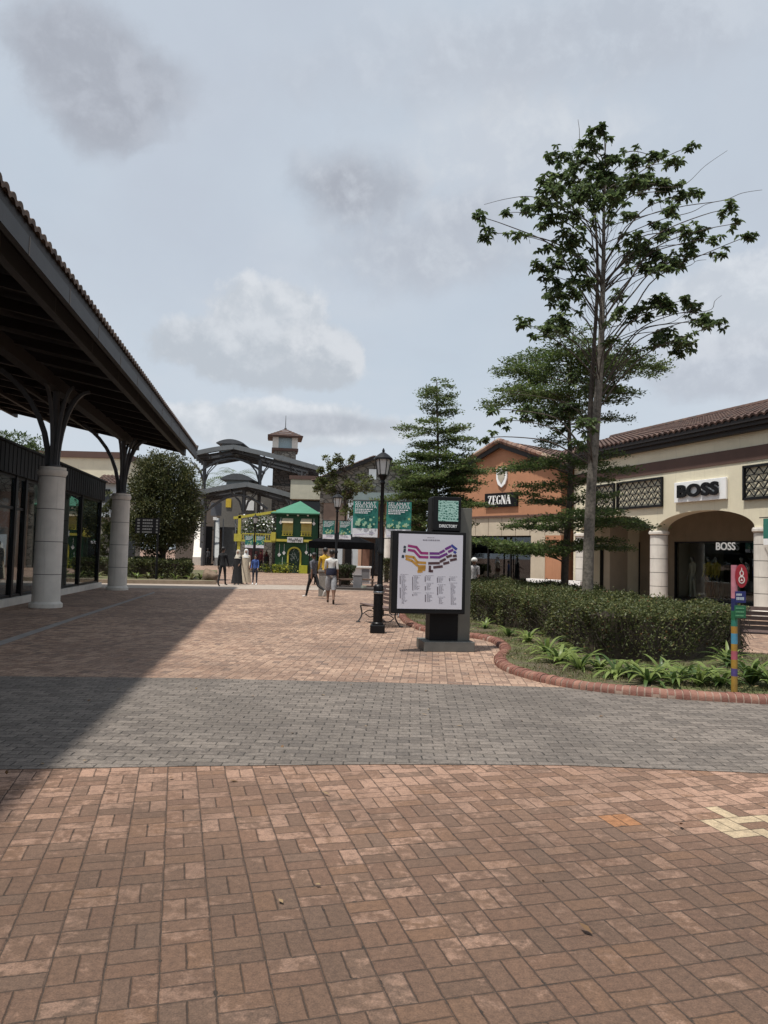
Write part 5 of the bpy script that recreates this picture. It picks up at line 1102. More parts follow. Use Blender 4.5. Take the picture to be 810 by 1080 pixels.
# stalls in the shade under the wing
stall = thing('shaded_shop_stall', 'dark shaded stall with stone piers under the yellow balcony', 'stall', base(268, Y+4)); mb = MB()
for px in (256, 282): q = base(px, Y+4)-stall.location; mb.box(q.x-.35, q.y, 0, q.x+.35, q.y+.6, 4.6)
mb.build('piers', stone, stall); mb = MB(); q0, q1 = base(250, Y+6)-stall.location, base(288, Y+6)-stall.location; mb.box(q0.x, q0.y, 0, q1.x, q0.y+.2, 4.8); mb.build('back_panel', dark_in, stall); mb = MB()
for i in range(5): x_ = q0.x+.5+i*.5; mb.box(x_, q0.y-.7, .3, x_+.36, q0.y-.4, 1.6+.2*(i % 2))
mb.build('stock_boxes', mat('maroon stock', (.10, .03, .035), .8, .5, 2), stall)
# ---- black tent with its counter, tables and hedge box
Y = 34.5; b = base(360, Y); tn = thing('black_tent', 'black pyramid roofed gazebo tent behind the walking men', 'tent', b); X = lambda px, y=Y: (at(px, 588, y)-b).x; z_e = at(393, 577, Y).z; zp = at(362, 562, Y+1.6).z; xa, xb = X(325), X(394.5); dp = 3.1
mb = MB(); q = mb.add([(xa, 0, z_e+.2), (xb, 0, z_e+.1), (xb, dp, z_e+.2), (xa, dp, z_e+.2), ((xa+xb)/2, dp/2, zp+.1)])
for f in ((0, 1, 4), (1, 2, 4), (2, 3, 4), (3, 0, 4)): mb.face([q+u for u in f])
for (p0, p1) in (((xa, 0), (xb, 0)), ((xb, 0), (xb, dp)), ((xb, dp), (xa, dp)), ((xa, dp), (xa, 0))):
    n = 6
    for i in range(n):
        u0, u1 = i/n, (i+1)/n; A = (p0[0]+(p1[0]-p0[0])*u0, p0[1]+(p1[1]-p0[1])*u0); B = (p0[0]+(p1[0]-p0[0])*u1, p0[1]+(p1[1]-p0[1])*u1); mb.poly([(*A, z_e-.1), (*B, z_e-.1), (*B, z_e+.2), (*A, z_e+.2)])
mb.build('canopy', mat('black tent cloth', (.005, .005, .006), .8, .3, 4, spec=.05), tn)
for x in (xa+.06, xb-.06):
    for y in (.06, dp-.06): mb = MB(); mb.box(x-.03, y-.03, 0, x+.03, y+.03, z_e+.15); mb.box(x-.1, y-.1, 0, x+.1, y+.1, .02); mb.build('leg', black, tn)
wood_b = mat('brown bench wood', (.14, .085, .06), .7, .3, 9, .2); grey_box = mat('grey crate', (.17, .17, .18), .7, .15, 4)
b = base(381, 40); ct = thing('white_counter', 'white counter block behind the tent leg', 'counter', b); mb = MB(); w = 10*40/FPX; mb.box(-w, 0, 0, w, .7, .86); mb.build('body', white_p, ct); mb = MB(); mb.box(-w-.12, -.08, .86, w+.05, .78, .94); mb.build('counter_top', mat('bright white top', (.82, .82, .8), .4), ct); mb = MB(); mb.box(.05, -.03, .08, w-.05, -.003, .8); mb.build('grey_panel', grey_box, ct)
hedge('box_hedge', 'small clipped box hedge under the black tent', hpoly(356, 372, 0, 38, 38.8), .95, 500, 2200, .08, [L_dark, O_dark, O_mid], w=[.4, .4, .2], twigs=20)
hedge('box_hedge', 'upright clipped hedge block at the foot of the far white column', hpoly(404, 412, 0, 43, 43.8), 1.35, 400, 2500, .08, [O_dark, O_mid, O_lite], w=[.4, .4, .2], twigs=20)
for px, Yb, lab in ((369, 34.0, 'low wooden table under the black tent, left of the grey crate'), (384, 34.3, 'low wooden table under the black tent, right of the grey crate')):
    t_ = thing('low_table', lab, 'table', base(px, Yb), 0, 'low wooden tables under the tent'); mb = MB(); mb.box(-.5, -.3, .40, .5, .3, .46); mb.build('table_top', wood_b, t_)
    for a in (-.42, .42): mb = MB(); mb.box(a-.04, -.25, 0, a+.04, .25, .40); mb.build('leg', wood_b, t_)
t_ = thing('crate', 'grey upright crate standing among the low tables under the tent', 'crate', base(378, 33.2)); mb = MB(); mb.box(-.2, -.17, 0, .2, .17, .62); mb.build('body', grey_box, t_, bevel=.015); mb = MB(); mb.box(-.21, -.18, .62, .21, .18, .66); mb.build('lid', mat('crate lid', (.1, .1, .105), .6), t_)
t_ = thing('pale_block', 'small pale tub on the ground beside the grey crate', 'tub', base(384.5, 32.9)); mb = MB(); mb.lathe([(.10, 0), (.12, .18), (.125, .2), (.11, .2), (.1, .16)], n=14); mb.build('tub', mat('pale green tub', (.45, .5, .42), .6), t_)
t_ = thing('platform', 'dark low timber platform under the tent', 'platform', base(372, 33.6)); mb = MB(); mb.box(-1.2, -.9, 0, 1.15, .9, .10); mb.build('deck', mat('dark deck', (.06, .05, .045), .8), t_)
# boulder on the far bed
bl = thing('boulder', 'large weathered boulder at the end of the far left bed', 'boulder', gr(220, 614.5)); mb = MB(); mb.ball((0, .35, .25), (.42, .42, .36), 22, 16)
for i, v in enumerate(mb.v): f = 1+.16*math.sin(v[0]*9+v[2]*7)+.1*math.sin(v[1]*13-v[0]*5+2)+.05*math.sin(v[2]*23); mb.v[i] = (v[0]*f, v[1]*f, max(.0, v[2]*f))
mb.build('rock', mat('brown boulder rock', (.19, .135, .095), .95, .35, 4, .8, 12), bl)
# ---- pale building seen over the glass pavilion
Y = 58.; b = base(85, Y); pb_ = thing('pale_far_building', 'pale cream building seen between the pavilion roof and the covered walk', 'building', b)
slabbox(pb_, 'wall', cream, 20, 130, 480, 540, Y, 9); slabbox(pb_, 'coping', brown_band, 18, 131, 477, 480.5, Y-.2, 9.4); slabbox(pb_, 'pale_wall', pale_wall, 101, 131, 509, 545, Y-1.5, 1.4); slabbox(pb_, 'lower_wall', mat('grey shop base', (.2, .19, .17), .8), 20, 145, 545, 604, Y-.8, 1.)  # lower wall in a plain warm grey
a0 = at(99, 509, Y-2.2)-b; a1 = at(125, 509, Y-2.2)-b; mb = MB(); tiles((a0.x, a0.y, a0.z), (1, 0, 0), a1.x-a0.x, (0, 1, .45), 1.9, .3, .4, mb); mb.build('porch_roof', tile_red, pb_, fix=False); slabbox(pb_, 'window', dark_glass, 104, 116, 516, 530, Y-1.56, .06); slabbox(pb_, 'shop_window', dark_glass, 150-16, 143, 560, 600, Y-.86, .06)
# ------------------------------------------------------------------ street furniture and signs
teal_m, t, p = new_mat('teal printed cloth'); co = t.n('ShaderNodeTexCoord').outputs['Object']
col = t.mix(t.sm(t.noise(co, 3.5, 4, .6), .4, .65), (.012, .135, .115, 1), (.03, .22, .175, 1)); t.L(col, p.inputs['Base Color']); p.inputs['Roughness'].default_value = .75
frost = mat('frosted lantern glass', (.62, .62, .6), .35, .05, 4); petal = mat('pale green print', (.34, .52, .36), .8); petal2 = mat('yellow green print', (.42, .5, .2), .8); paper_w = mat('white banner hem', (.74, .74, .77), .8, .05, 2)
def lamp(px, Y, label, banner_labels, side_w=.66, bz=(2.05, 3.0), seed=1, rz=0.):
    b = base(px, Y); L_ = thing('street_lamp', label, 'street lamp', b, rz, 'black lantern street lamps with banners')
    mb = MB(); mb.lathe([(.125, 0), (.125, .12), (.105, .16), (.095, .7), (.08, .8), (.07, .95), (.068, 1.6), (.085, 1.62), (.085, 1.7), (.058, 1.74), (.045, 3.45), (.075, 3.5), (.05, 3.56), (.10, 3.64), (.13, 3.70)], n=16); mb.build('pole', black, L_)
    mb = MB(); mb.lathe([(.13, 3.72), (.19, 4.10), (.19, 4.12), (.12, 4.12)], n=6, smooth=False); mb.build('lantern_glass', frost, L_)
    mb = MB()
    for i in range(6): a = 2*PI*i/6; mb.bar((.135*math.cos(a), .135*math.sin(a), 3.70), (.2*math.cos(a), .2*math.sin(a), 4.12), .022, .022)
    mb.lathe([(.255, 4.11), (.25, 4.15), (.15, 4.24), (.06, 4.30), (.03, 4.31), (.04, 4.35), (.012, 4.42)], n=12); mb.build('lantern_frame', black, L_)
    for s in (-1, 1):
        for z in (bz[0]-.02, bz[1]+.02): mb = MB(); mb.tube([(s*.03, 0, z), (s*(side_w+.14), 0, z)], .013, 6); mb.build('banner_arm', black, L_)
    for s, lab in zip((-1, 1), banner_labels):
        r = random.Random(seed+s); x0, x1 = (-(side_w+.1), -.1) if s < 0 else (.12, side_w+.12)
        bn = thing('banner', lab, 'banner', Matrix.Translation(b) @ Matrix.Rotation(rz, 4, 'Z') @ Vector((0, 0, 0)), rz, 'green festival banners on the street lamps'); zs = bz[0]+.24*(bz[1]-bz[0])
        mb = MB(); n = 8
        wave = lambda x, z: .018*math.sin((x-x0)*7+z*2)*(1-abs(z-(bz[0]+bz[1])/2)/(bz[1]-bz[0]))
        for (za, zb_, mi) in ((bz[0], zs, 1), (zs, bz[1], 0)):
            for f in (-.004, .004):
                for i in range(n):
                    for j in range(4):
                        q = [(x0+(x1-x0)*u, za+(zb_-za)*w) for u, w in ((i/n, j/4), ((i+1)/n, j/4), ((i+1)/n, (j+1)/4), (i/n, (j+1)/4))]; mb.poly([(x, wave(x, z)+f, z) for x, z in q], mi)
        mb.build('cloth', [teal_m, paper_w], bn, fix=False)
        w = x1-x0; hgt = bz[1]-bz[0]; tx = (x0+x1)/2
        if Y < 60:
            for body, zf, sz_ in (('SELAMAT', .925, .125), ('HARI RAYA', .84, .105)): text(body, sz_*w/.6, bn, (x0+w*.07, -.028, bz[0]+hgt*zf), paper_w, 'lettering', align='LEFT', bold=.0, ext=.001, sx=.98)
            mb = MB()
            for k_ in range(3):
                x_ = x0+w*.07
                while x_ < x0+w*(.8-.12*k_): l = r.uniform(.02, .07); mb.box(x_, -.03, bz[0]+hgt*(.755-.05*k_), x_+l, -.027, bz[0]+hgt*(.782-.05*k_)); x_ += l+.012
            mb.build('small_print', paper_w, bn)
        mb = MB()
        for i in range(15):
            x_ = x0+w*r.uniform(.1, .92); z_ = zs+hgt*(.04+.40*r.random()**1.6*(.4+.6*(x_-x0)/w)); rr = r.uniform(.012, .05)*w/.6; m_ = r.randrange(2); pts = [(x_+rr*(1+.25*math.cos(5*a))*math.cos(a), z_+rr*(1+.25*math.cos(5*a))*math.sin(a)) for a in [2*PI*u/20 for u in range(20)]]; mb.prism(pts, -.030-.0004*i, -.026, m_)
        mb.build('flower_print', [petal, petal2], bn)
        mb = MB(); mb.prism([(x0+w*.06, bz[0]+.04), (x0+w*.9, bz[0]+.10), (x0+w*.92, bz[0]+.115), (x0+w*.06, bz[0]+.06)], -.026, -.0225); mb.build('hem_print', mat('faint violet print', (.5, .45, .58), .8), bn)
    return L_
lamp(401.5, 19.5, 'nearest black lantern street lamp, left of the directory sign', ('big green banner on the left arm of the nearest street lamp', 'big green banner on the right arm of the nearest street lamp, touching the directory sign'), seed=10)
lamp(354.3, 33.6, 'middle black lantern street lamp in front of the straggly tree', ('small green banner on the left arm of the middle street lamp', 'small green banner on the right arm of the middle street lamp'), .53, (2.25, 3.08), seed=20)
lamp(267.8, 55.5, 'farthest street lamp, in front of the yellow balcony', ('tiny green banner on the left arm of the farthest street lamp', 'tiny green banner on the right arm of the farthest street lamp'), .60, (1.85, 2.75), seed=30)
# ---- bollard
g_ = gr(398, 667.5); bo = thing('bollard', 'black iron bollard with a stepped base, left of the directory sign', 'bollard', g_); mb = MB(); mb.lathe([(.135, 0), (.135, .13), (.115, .16), (.115, .2), (.098, .22), (.094, .86), (.104, .87), (.104, .92), (.1, .93), (.1, .955), (.075, .985), (.0, .99)], n=24); mb.build('post', black, bo)
mb = MB(); mb.box(-.15, -.15, 0, .15, .15, .17); mb.build('base', black, bo, bevel=.02); mb = MB(); mb.lathe([(.1, .80), (.106, .81), (.106, .84), (.1, .85)], n=24); mb.build('ring', mat('bare steel ring', (.3, .32, .34), .3, metal=.8), bo)
g_ = gr(340.5, 629); pb = thing('stone_bollard', 'square grey stone post between the two walking men', 'bollard', g_); mb = MB(); mb.box(-.16, -.16, 0, .16, .16, .9); mb.box(-.19, -.19, .9, .19, .19, .98); mb.build('post', mat('speckled grey stone', (.24, .225, .205), .85, .25, 9, .3), pb, bevel=.01)
# ---- benches
slat_m = mat('weathered bench slat', (.13, .085, .075), .65, .3, 10, .2); iron = mat('cast iron', (.05, .05, .053), .5, .25, 8)
def bench(loc, rz, label, L=1.5):
    r_ = thing('park_bench', label, 'bench', loc, rz, 'slatted benches with iron ends'); mb = MB()
    for i in range(6): y = .06+i*.082; mb.box(-L/2, y, .42-.006*i, L/2, y+.062, .448-.006*i)
    mb.build('seat', slat_m, r_, bevel=.004); mb = MB()
    for i in range(5): z = .50+i*.085; y = .54+i*.028; mb.bar((-L/2, y, z), (L/2, y, z), .024, .066)
    mb.build('backrest', slat_m, r_)
    for x in (-L/2+.12, L/2-.12):
        mb = MB(); tb_ = lambda pts, w=.018: mb.tube(spline(pts, 5), w, 6)
        tb_([(x, -.02, 0), (x, .08, .18), (x, .04, .40)]); tb_([(x, .62, 0), (x, .48, .2), (x, .52, .42), (x, .67, .88)]); tb_([(x, .04, .40), (x, .28, .38), (x, .5, .40)]); tb_([(x, .08, .18), (x, .26, .28), (x, .44, .2), (x, .30, .12), (x, .16, .2)], .012); tb_([(x, .5, .40), (x, .42, .34), (x, .34, .33), (x, .40, .28)], .012)
        mb.tube([(x, -.05, .012), (x, .05, .012)], .022, 6); mb.tube([(x, .57, .012), (x, .67, .012)], .022, 6); mb.build('leg', iron, r_)
    return r_
g_ = gr(386, 659); bench((g_.x, g_.y, 0), math.radians(-72), 'slatted bench seen end-on behind the black bollard')
g_ = gr(437, 652); bench((g_.x+.3, g_.y+.6, .0), math.radians(172), 'slatted bench hidden behind the foot of the directory sign')
g_ = gr(803, 690); bench((g_.x+.1, g_.y+.05, 0), math.radians(160), 'slatted brown bench behind the painted post at the right edge', 1.6)
# ---- directory sign
A_ = gr(447, 684.5); DS = Frame((gr(473, 686).x, gr(473, 686).y, 0), math.radians(9)); k = DS.o.y/FPX
ds_ = thing('directory_sign', 'black DIRECTORY sign with a backlit mall map poster on an olive grey upright', 'sign', DS.o, DS.rz)
DX = lambda px, y=0: DS.hit(px, 610, y)[0]; DZ = lambda py, px=452, y=0: DS.hit(px, py, y)[1]
olive = mat('olive grey metal', (.13, .125, .105), .45, .12, 3, .05); mb = MB(); mb.box(DX(446), -.22, 0, DX(498.5), .42, .17); mb.build('base', mat('grey plinth', (.115, .115, .105), .6, .15, 4, .15), ds_, bevel=.01)
mb = MB(); mb.box(DX(453.5), -.05, .17, DX(483), .28, DZ(525)); mb.build('black_upright', black_m, ds_)
mb = MB(); mb.box(DX(483.5), -.02, .17, DX(496.3), .27, DZ(536, 490)); mb.build('side_upright', olive, ds_, bevel=.006)
pl, pr, pt_, pbz = DX(414.5, -.3), DX(491, -.3), DZ(560.5, 452, -.3), DZ(647.5, 452, -.3)
mb = MB(); mb.box(pl-.02, -.30, pbz, pr, -.055, pt_); mb.build('poster_case', black, ds_, bevel=.012)
q0, q1, z0, z1 = DX(419.5, -.305), DX(487.5, -.305), DZ(642.3, 452, -.305), DZ(563.5, 452, -.305); w, h = q1-q0, z1-z0
mb = MB(); mb.box(q0, -.306, z0, q1, -.302, z1); po = mb.build('poster', mat('map poster paper', (.62, .615, .68), .35, .02, 2), ds_)
MX = lambda zx, zy: q0+w*((zx-50+(zy-25)*.03)/705); MZ = lambda zx, zy: z1-h*((zy-28-(zx-50)*.008)/845)
def stroke(mb, pts, wd):
    pts = [Vector((MX(*q), MZ(*q))) for q in pts]; wd *= w/705/2
    for a, b in zip(pts, pts[1:]):
        d = (b-a).normalized(); n = Vector((-d.y, d.x))*wd; a2, b2 = a-d*wd*.3, b+d*wd*.3; mb.poly([(q.x, -.3075, q.y) for q in (a2-n, b2-n, b2+n, a2+n)])
PK = [((.30, .025, .16), [[(150, 165), (240, 180), (290, 245), (365, 247)], [(150, 212), (215, 222), (275, 290), (365, 292)]]), ((.14, .022, .20), [[(385, 247), (490, 247)], [(498, 238), (545, 212)], [(558, 196), (615, 165)], [(388, 290), (495, 290)], [(500, 284), (575, 247)], [(590, 226), (640, 202)]]), ((.03, .045, .25), [[(625, 150), (680, 195)], [(652, 222), (672, 236)]]),
      ((.48, .25, .04), [[(120, 282), (210, 295), (250, 352), (340, 356)], [(125, 312), (190, 335), (250, 388)], [(255, 395), (335, 395)], [(258, 416), (335, 412)], [(258, 437), (330, 432)], [(252, 456), (300, 452)]]), ((.07, .03, .035), [[(370, 360), (490, 356)], [(498, 340), (556, 308)], [(570, 287), (625, 265)], [(425, 405), (522, 392)], [(535, 362), (595, 345)], [(610, 322), (678, 305)], [(385, 390), (382, 455)], [(385, 448), (415, 448)], [(642, 272), (678, 268)]]), ((.02, .035, .05), [[(115, 172), (110, 190)], [(113, 205), (108, 238)], [(95, 275), (90, 300)]])]
for c, ss in PK:
    mb = MB()
    for s in ss: stroke(mb, s, 27)
    mb.build('map_blocks', mat('map ink', c, .6, .1, 9), po, fix=False)
mb = MB(); r = random.Random(2)
def dash(x0, x1, zy, hh):
    x = x0
    while x < x1: l = r.uniform(8, 22); mb.poly([(MX(a, c), -.3073, MZ(a, c)) for a, c in ((x, zy), (min(x+l, x1), zy), (min(x+l, x1), zy-hh), (x, zy-hh))]); x += l+5
dash(310, 495, 104, 14); dash(360, 440, 72, 6)
for cx, segs in ((75, [(495, 820)]), (212, [(505, 660), (700, 730)]), (348, [(505, 560), (590, 665), (700, 795)]), (480, [(515, 575), (605, 710), (745, 820)]), (610, [(515, 550), (585, 825)])):
    for a, c in segs:
        dash(cx-12, cx+75, a-4, 4); y = a+10
        while y < c: dash(cx, cx+r.uniform(25, 62), y, 5); y += 12
mb.build('list_print', mat('grey print', (.22, .21, .25), .6), po, fix=False)
mb = MB()
for cx, segs in ((60, [(505, 590), (640, 760)]), (196, [(515, 660), (710, 730)]), (332, [(510, 560), (620, 665), (715, 795)]), (466, [(520, 570), (625, 710)]), (598, [(525, 550)])):
    for a, c in segs:
        y = a
        while y < c: mb.poly([(MX(q, u), -.3074, MZ(q, u)) for q, u in ((cx-5, y+8), (cx+6, y+8), (cx+6, y), (cx-5, y))]); y += 12
mb.build('list_bullets', mat('dark bullet print', (.05, .03, .05), .6), po, fix=False)
# DIRECTORY head with a teal leaf pattern
h0, h1, hz0, hz1 = DX(456.5, -.1), DX(484.7, -.1), DZ(560, 470, -.1), DZ(524, 470, -.1); mb = MB(); mb.box(h0-.02, -.12, hz0, h1, .26, hz1); hd = mb.build('header_box', black, ds_, bevel=.01)
p0, p1, pz0, pz1 = DX(460.8, -.125), DX(482, -.125), DZ(549.8, 471, -.125), DZ(528, 471, -.125)
m, t, p = new_mat('teal tangle print'); co = t.n('ShaderNodeTexCoord').outputs['Object']; v = t.n('ShaderNodeTexVoronoi', feature='DISTANCE_TO_EDGE')
t.L(co, v.inputs['Vector']); v.inputs['Scale'].default_value = 24; wv_ = t.n('ShaderNodeTexWave', wave_type='RINGS'); t.L(co, wv_.inputs['Vector']); wv_.inputs['Scale'].default_value = 7; wv_.inputs['Distortion'].default_value = 7; wv_.inputs['Detail'].default_value = 3
msk = t.m('MAXIMUM', t.m('SUBTRACT', 1., t.sm(v.outputs['Distance'], .05, .16)), t.sm(wv_.outputs['Fac'], .62, .8)); t.L(t.mix(msk, (.012, .14, .10, 1), (.40, .62, .55, 1)), p.inputs['Base Color']); p.inputs['Roughness'].default_value = .4
mb = MB(); mb.box(p0, -.126, pz0, p1, -.1195, pz1); mb.build('header_emblem', m, hd); text('DIRECTORY', (p1-p0)/4.95, hd, ((p0+p1)/2, -.123, DZ(555, 471, -.125)), white_p, 'lettering', bold=.0015, ext=.002, sx=.82)
# ---- far wayfinding sign
Y = 36.; b = base(165.5, Y); ws = thing('wayfinding_sign', 'black wayfinding sign with rows of white words, in front of the olive green tree', 'sign', b); k = Y/FPX
mb = MB(); mb.tube([(0, 0, 0), (0, 0, at(165, 546, Y).z)], .05, 8); mb.build('post', black, ws); za, zb_ = at(155, 562.5, Y).z, at(155, 546.5, Y).z; xl, xr = (at(141.5, 588, Y)-b).x, (at(167, 588, Y)-b).x
mb = MB(); mb.box(xl, -.06, za, xr, -.052+.1, zb_); pn = mb.build('panel', black_m, ws); r = random.Random(6); mb = MB()
for i in range(5):
    z = zb_-.09-i*.145; x = xl+.36
    while x < xl+.36+r.uniform(.36, .5): l = r.uniform(.04, .1); mb.box(x, -.066, z-.05, x+l, -.0605, z+.03); x += l+.02
    mb.box(xl+.10, -.066, z-.05, xl+.22, -.0605, z+.03); mb.box(xr-.16, -.066, z-.05, xr-.07, -.0605, z+.03)
mb.build('lettering', mat('white sign print', (.13, .13, .13), .7), pn)
# ---- painted post with the red oval sign
g_ = gr(774.5, 731, .07); g_.z = .07; pp = thing('painted_post', 'post painted in coloured bands with a red oval emblem plate and two small plates', 'sign post', g_, math.radians(-4)); k = g_.y/FPX
z_ = lambda py: at(776, py, g_.y).z-.07
bands = [(596.0, 631, (.62, .24, .30)), (631, 644, (.018, .025, .12)), (644, 654, (.02, .16, .07)), (654, 660.5, (.03, .22, .16)), (660.5, 668, (.45, .24, .04)), (668, 679, (.09, .33, .50)), (679, 686.5, (.45, .26, .04)), (686.5, 695.5, (.50, .12, .16)), (695.5, 705, (.44, .26, .04)), (705, 713, (.10, .07, .26)), (713, 731.5, (.44, .27, .05))]
mb = MB(); ms = []; rr = .036
for i, (a, c, col) in enumerate(bands): ms.append(mat('painted band', tuple(.72*q for q in col), .55, .18, 14, streak=.2)); mb.lathe([(rr, max(0, z_(c))), (rr, z_(a))], n=16, m=i)
mb.build('post', ms, pp)
pkx = lambda px: (px-775.8)*k
mb = MB(); zc = (z_(595.5)+z_(619))/2+.0; rx, rz2 = 6.2*k, (z_(595)-z_(619.5))/2; cx = pkx(781.5)
mb.prism([(cx+rx*math.cos(a), zc+rz2*math.sin(a)) for a in [2*PI*i/36 for i in range(36)]], -.052, -.040); ov = mb.build('oval_plate', mat('red enamel', (.30, .012, .022), .35, .08, 5), pp)
def ring(mb, cx, cz, rx, rz, wd, y0, y1, n=22):
    for i in range(n):
        a, c = 2*PI*i/n, 2*PI*(i+1)/n; mb.prism([(cx+rx*math.cos(a), cz+rz*math.sin(a)), (cx+rx*math.cos(c), cz+rz*math.sin(c)), (cx+(rx-wd)*math.cos(c), cz+(rz-wd)*math.sin(c)), (cx+(rx-wd)*math.cos(a), cz+(rz-wd)*math.sin(a))], y0, y1)
mb = MB(); ring(mb, cx, zc+rz2*.22, rx*.34, rz2*.26, rx*.13, -.056, -.053); ring(mb, cx, zc-rz2*.32, rx*.52, rz2*.33, rx*.15, -.056, -.053); mb.box(cx-rx*.12, -.057, zc-rz2*.12, cx+rx*.12, -.053, zc+rz2*.1); mb.prism([(cx-rx*.1, zc+rz2*.52), (cx+rx*.1, zc+rz2*.52), (cx, zc+rz2*.74)], -.057, -.053); mb.prism([(cx-rx*.2, zc-rz2*.42), (cx+rx*.2, zc-rz2*.42), (cx, zc-rz2*.22)], -.057, -.053); mb.build('emblem', mat('cream enamel', (.66, .6, .56), .4), ov)
for (a, c, x0, x1, col, rows, nm) in ((623.5, 635.5, 775.2, 786, (.012, .018, .115), ((.28, .62, .18), (.62, .86, .26)), 'blue_plate'), (638.5, 651.5, 774.5, 786, (.012, .11, .045), ((.2, .8, .1), (.5, .8, .1), (.8, .8, .1)), 'green_plate')):
    mb = MB(); mb.box(pkx(x0), -.05, z_(c), pkx(x1), -.040, z_(a)); pl_ = mb.build(nm, mat('enamel plate', col, .4, .08, 5), pp, bevel=.003); mb = MB(); r = random.Random(5)
    for f, wd, hh in rows:
        zc2 = z_(a)+(z_(c)-z_(a))*f; hg = (z_(a)-z_(c))*hh/2; xx, xe = pkx(x0)+.012, pkx(x0)+.012+(pkx(x1)-pkx(x0)-.024)*wd
        while xx < xe: l = r.uniform(.006, .014); mb.box(xx, -.053, zc2-hg, xx+l, -.051, zc2+hg); xx += l+.004
    mb.build('lettering', mat('plate print', (.45, .5, .55) if nm == 'blue_plate' else (.12, .32, .16), .5), pl_)
# ------------------------------------------------------------------ people
skin_m = mat('tan skin', (.33, .19, .13), .55, .06, 5); skin_d = mat('brown skin', (.20, .11, .075), .55, .06, 5); hair_m = mat('black hair', (.012, .011, .011), .5)
def cloth(c, v=.22): return mat('cloth', c, .9, v, 14, .4, 70)
def person(label, loc, face, h, shirt, legs, shoes, skin=None, sleeve='short', shorts=False, gait=0., bend=(0., 0.), arms=(.1, -.1), elbows=(.35, .35), hair='short', robe=None, scarf=None, wide=0., name='person', cat='person', plain=None, group=None, extra=None, lift=0.):
    """one continuous skinned body (facing local +y), clothed by region; hair, scarf or robe are its children"""
    skin = skin or skin_m; s = h/1.70; V, E_, Rr, B = [], [], [], []
    def v(p, r): V.append(Vector(p)); Rr.append(r if hasattr(r, '__len__') else (r, r)); return len(V)-1
    def e(a, b, m): E_.append((a, b)); B.append((a, b, m))
    M = {'shirt': 0, 'legs': 1, 'shoes': 2, 'skin': 3}
    pel = v((0, 0, .95), (.135, .10)); wa = v((0, .005, 1.10), (.125, .09)); ch = v((0, .01, 1.27), (.155, .105)); ub = v((0, 0, 1.38), (.13, .085)); nk = v((0, .0, 1.46), .052); hb_ = v((0, .02, 1.54), .072); hm = v((0, .022, 1.61), (.078, .092)); ht = v((0, .012, 1.675), (.062, .07))
    e(pel, wa, 0); e(wa, ch, 0); e(ch, ub, 0); e(ub, nk, 0); e(nk, hb_, 3); e(hb_, hm, 3); e(hm, ht, 3)
    nose = v((0, .125, 1.585), .012); e(hm, nose, 3)
    for i, sg in enumerate((-1, 1)):
        sh = v((sg*.165, 0, 1.385), .062); e(ub, sh, 0); a = arms[i]; ud = Vector((sg*.12, math.sin(a), -math.cos(a))).normalized(); em = Vector(V[sh])+ud*.16; el = Vector(V[sh])+ud*.29
        f = a+elbows[i]; fd = Vector((sg*.02, math.sin(f), -math.cos(f))).normalized(); wr = el+fd*.25
        m1 = v(em, .050); m2 = v(el, .041); m3 = v(wr, .029); pm = v(wr+fd*.07, (.040, .022)); e(sh, m1, 0); e(m1, m2, 0 if sleeve != 'none' else 3); e(m2, m3, 0 if sleeve == 'long' else 3); e(m3, pm, 3)
        sd_ = Vector((0, math.cos(f), math.sin(f)))
        for q, (o, l) in enumerate(((-.026, .065), (-.009, .078), (.009, .074), (.025, .058))):   # four fingers, slightly curled, and a thumb
            k1 = v(Vector(V[pm])+sd_*o+fd*l*.55+Vector((-sg*.006, 0, 0)), .0085); k2 = v(Vector(V[pm])+sd_*o*1.05+fd*l+Vector((-sg*.02, 0, 0)), .007); e(pm, k1, 3); e(k1, k2, 3)
        t1 = v(wr+fd*.05+sd_*.045, .010); t2 = v(wr+fd*.085+sd_*.055, .008); e(m3, t1, 3); e(t1, t2, 3)
    low = 9
    for i, sg in enumerate((-1, 1)):
        hp = v((sg*.088, 0, .89), .095); e(pel, hp, 1); a = gait*sg; td = Vector((sg*.01, math.sin(a), -math.cos(a))).normalized(); km = Vector(V[hp])+td*.22; kn = Vector(V[hp])+td*.42; g = a-bend[i]; sd_ = Vector((0, math.sin(g), -math.cos(g))); cf = kn+sd_*.13; an = kn+sd_*.40
        f = max(-1.1, min(.5, g*.8)); fd = Vector((0, math.cos(f), math.sin(f)))
        m1 = v(km, .078+wide*.6); m2 = v(kn, .057+wide); m3 = v(cf, .055); m4 = v(an, .036); he = v(an+Vector((0, -.03, -.045)), .036); to = v(an+fd*.14+Vector((0, 0, -.055)), (.038, .026)); tp = v(an+fd*.20+Vector((0, 0, -.06)), (.030, .02))
        lm = 3 if shorts else 1
        e(hp, m1, 1); e(m1, m2, 1); e(m2, m3, lm); e(m3, m4, lm); e(m4, he, 2); e(m4, to, 2); e(to, tp, 2); low = min(low, an.z-.08, V[tp].z-.02)
    me = bpy.data.meshes.new('body'); me.from_pydata([q*s for q in V], E_, []); o = bpy.data.objects.new('body', me); COL.objects.link(o)
    sk = o.modifiers.new('skin', 'SKIN'); sk.use_smooth_shade = True; sk.branch_smoothing = .4
    for i, d in enumerate(me.skin_vertices[0].data): d.radius = (Rr[i][0]*s, Rr[i][1]*s); d.use_root = (i == 0)
    su = o.modifiers.new('sub', 'SUBSURF'); su.levels = su.render_levels = 1
    bm_ = bpy.data.meshes.new_from_object(o.evaluated_get(bpy.context.evaluated_depsgraph_get())); bpy.data.objects.remove(o); bpy.data.meshes.remove(me)
    ms = [shirt, legs, shoes, skin] if not plain else plain; bm_.materials.clear()
    for q in ms: bm_.materials.append(q)
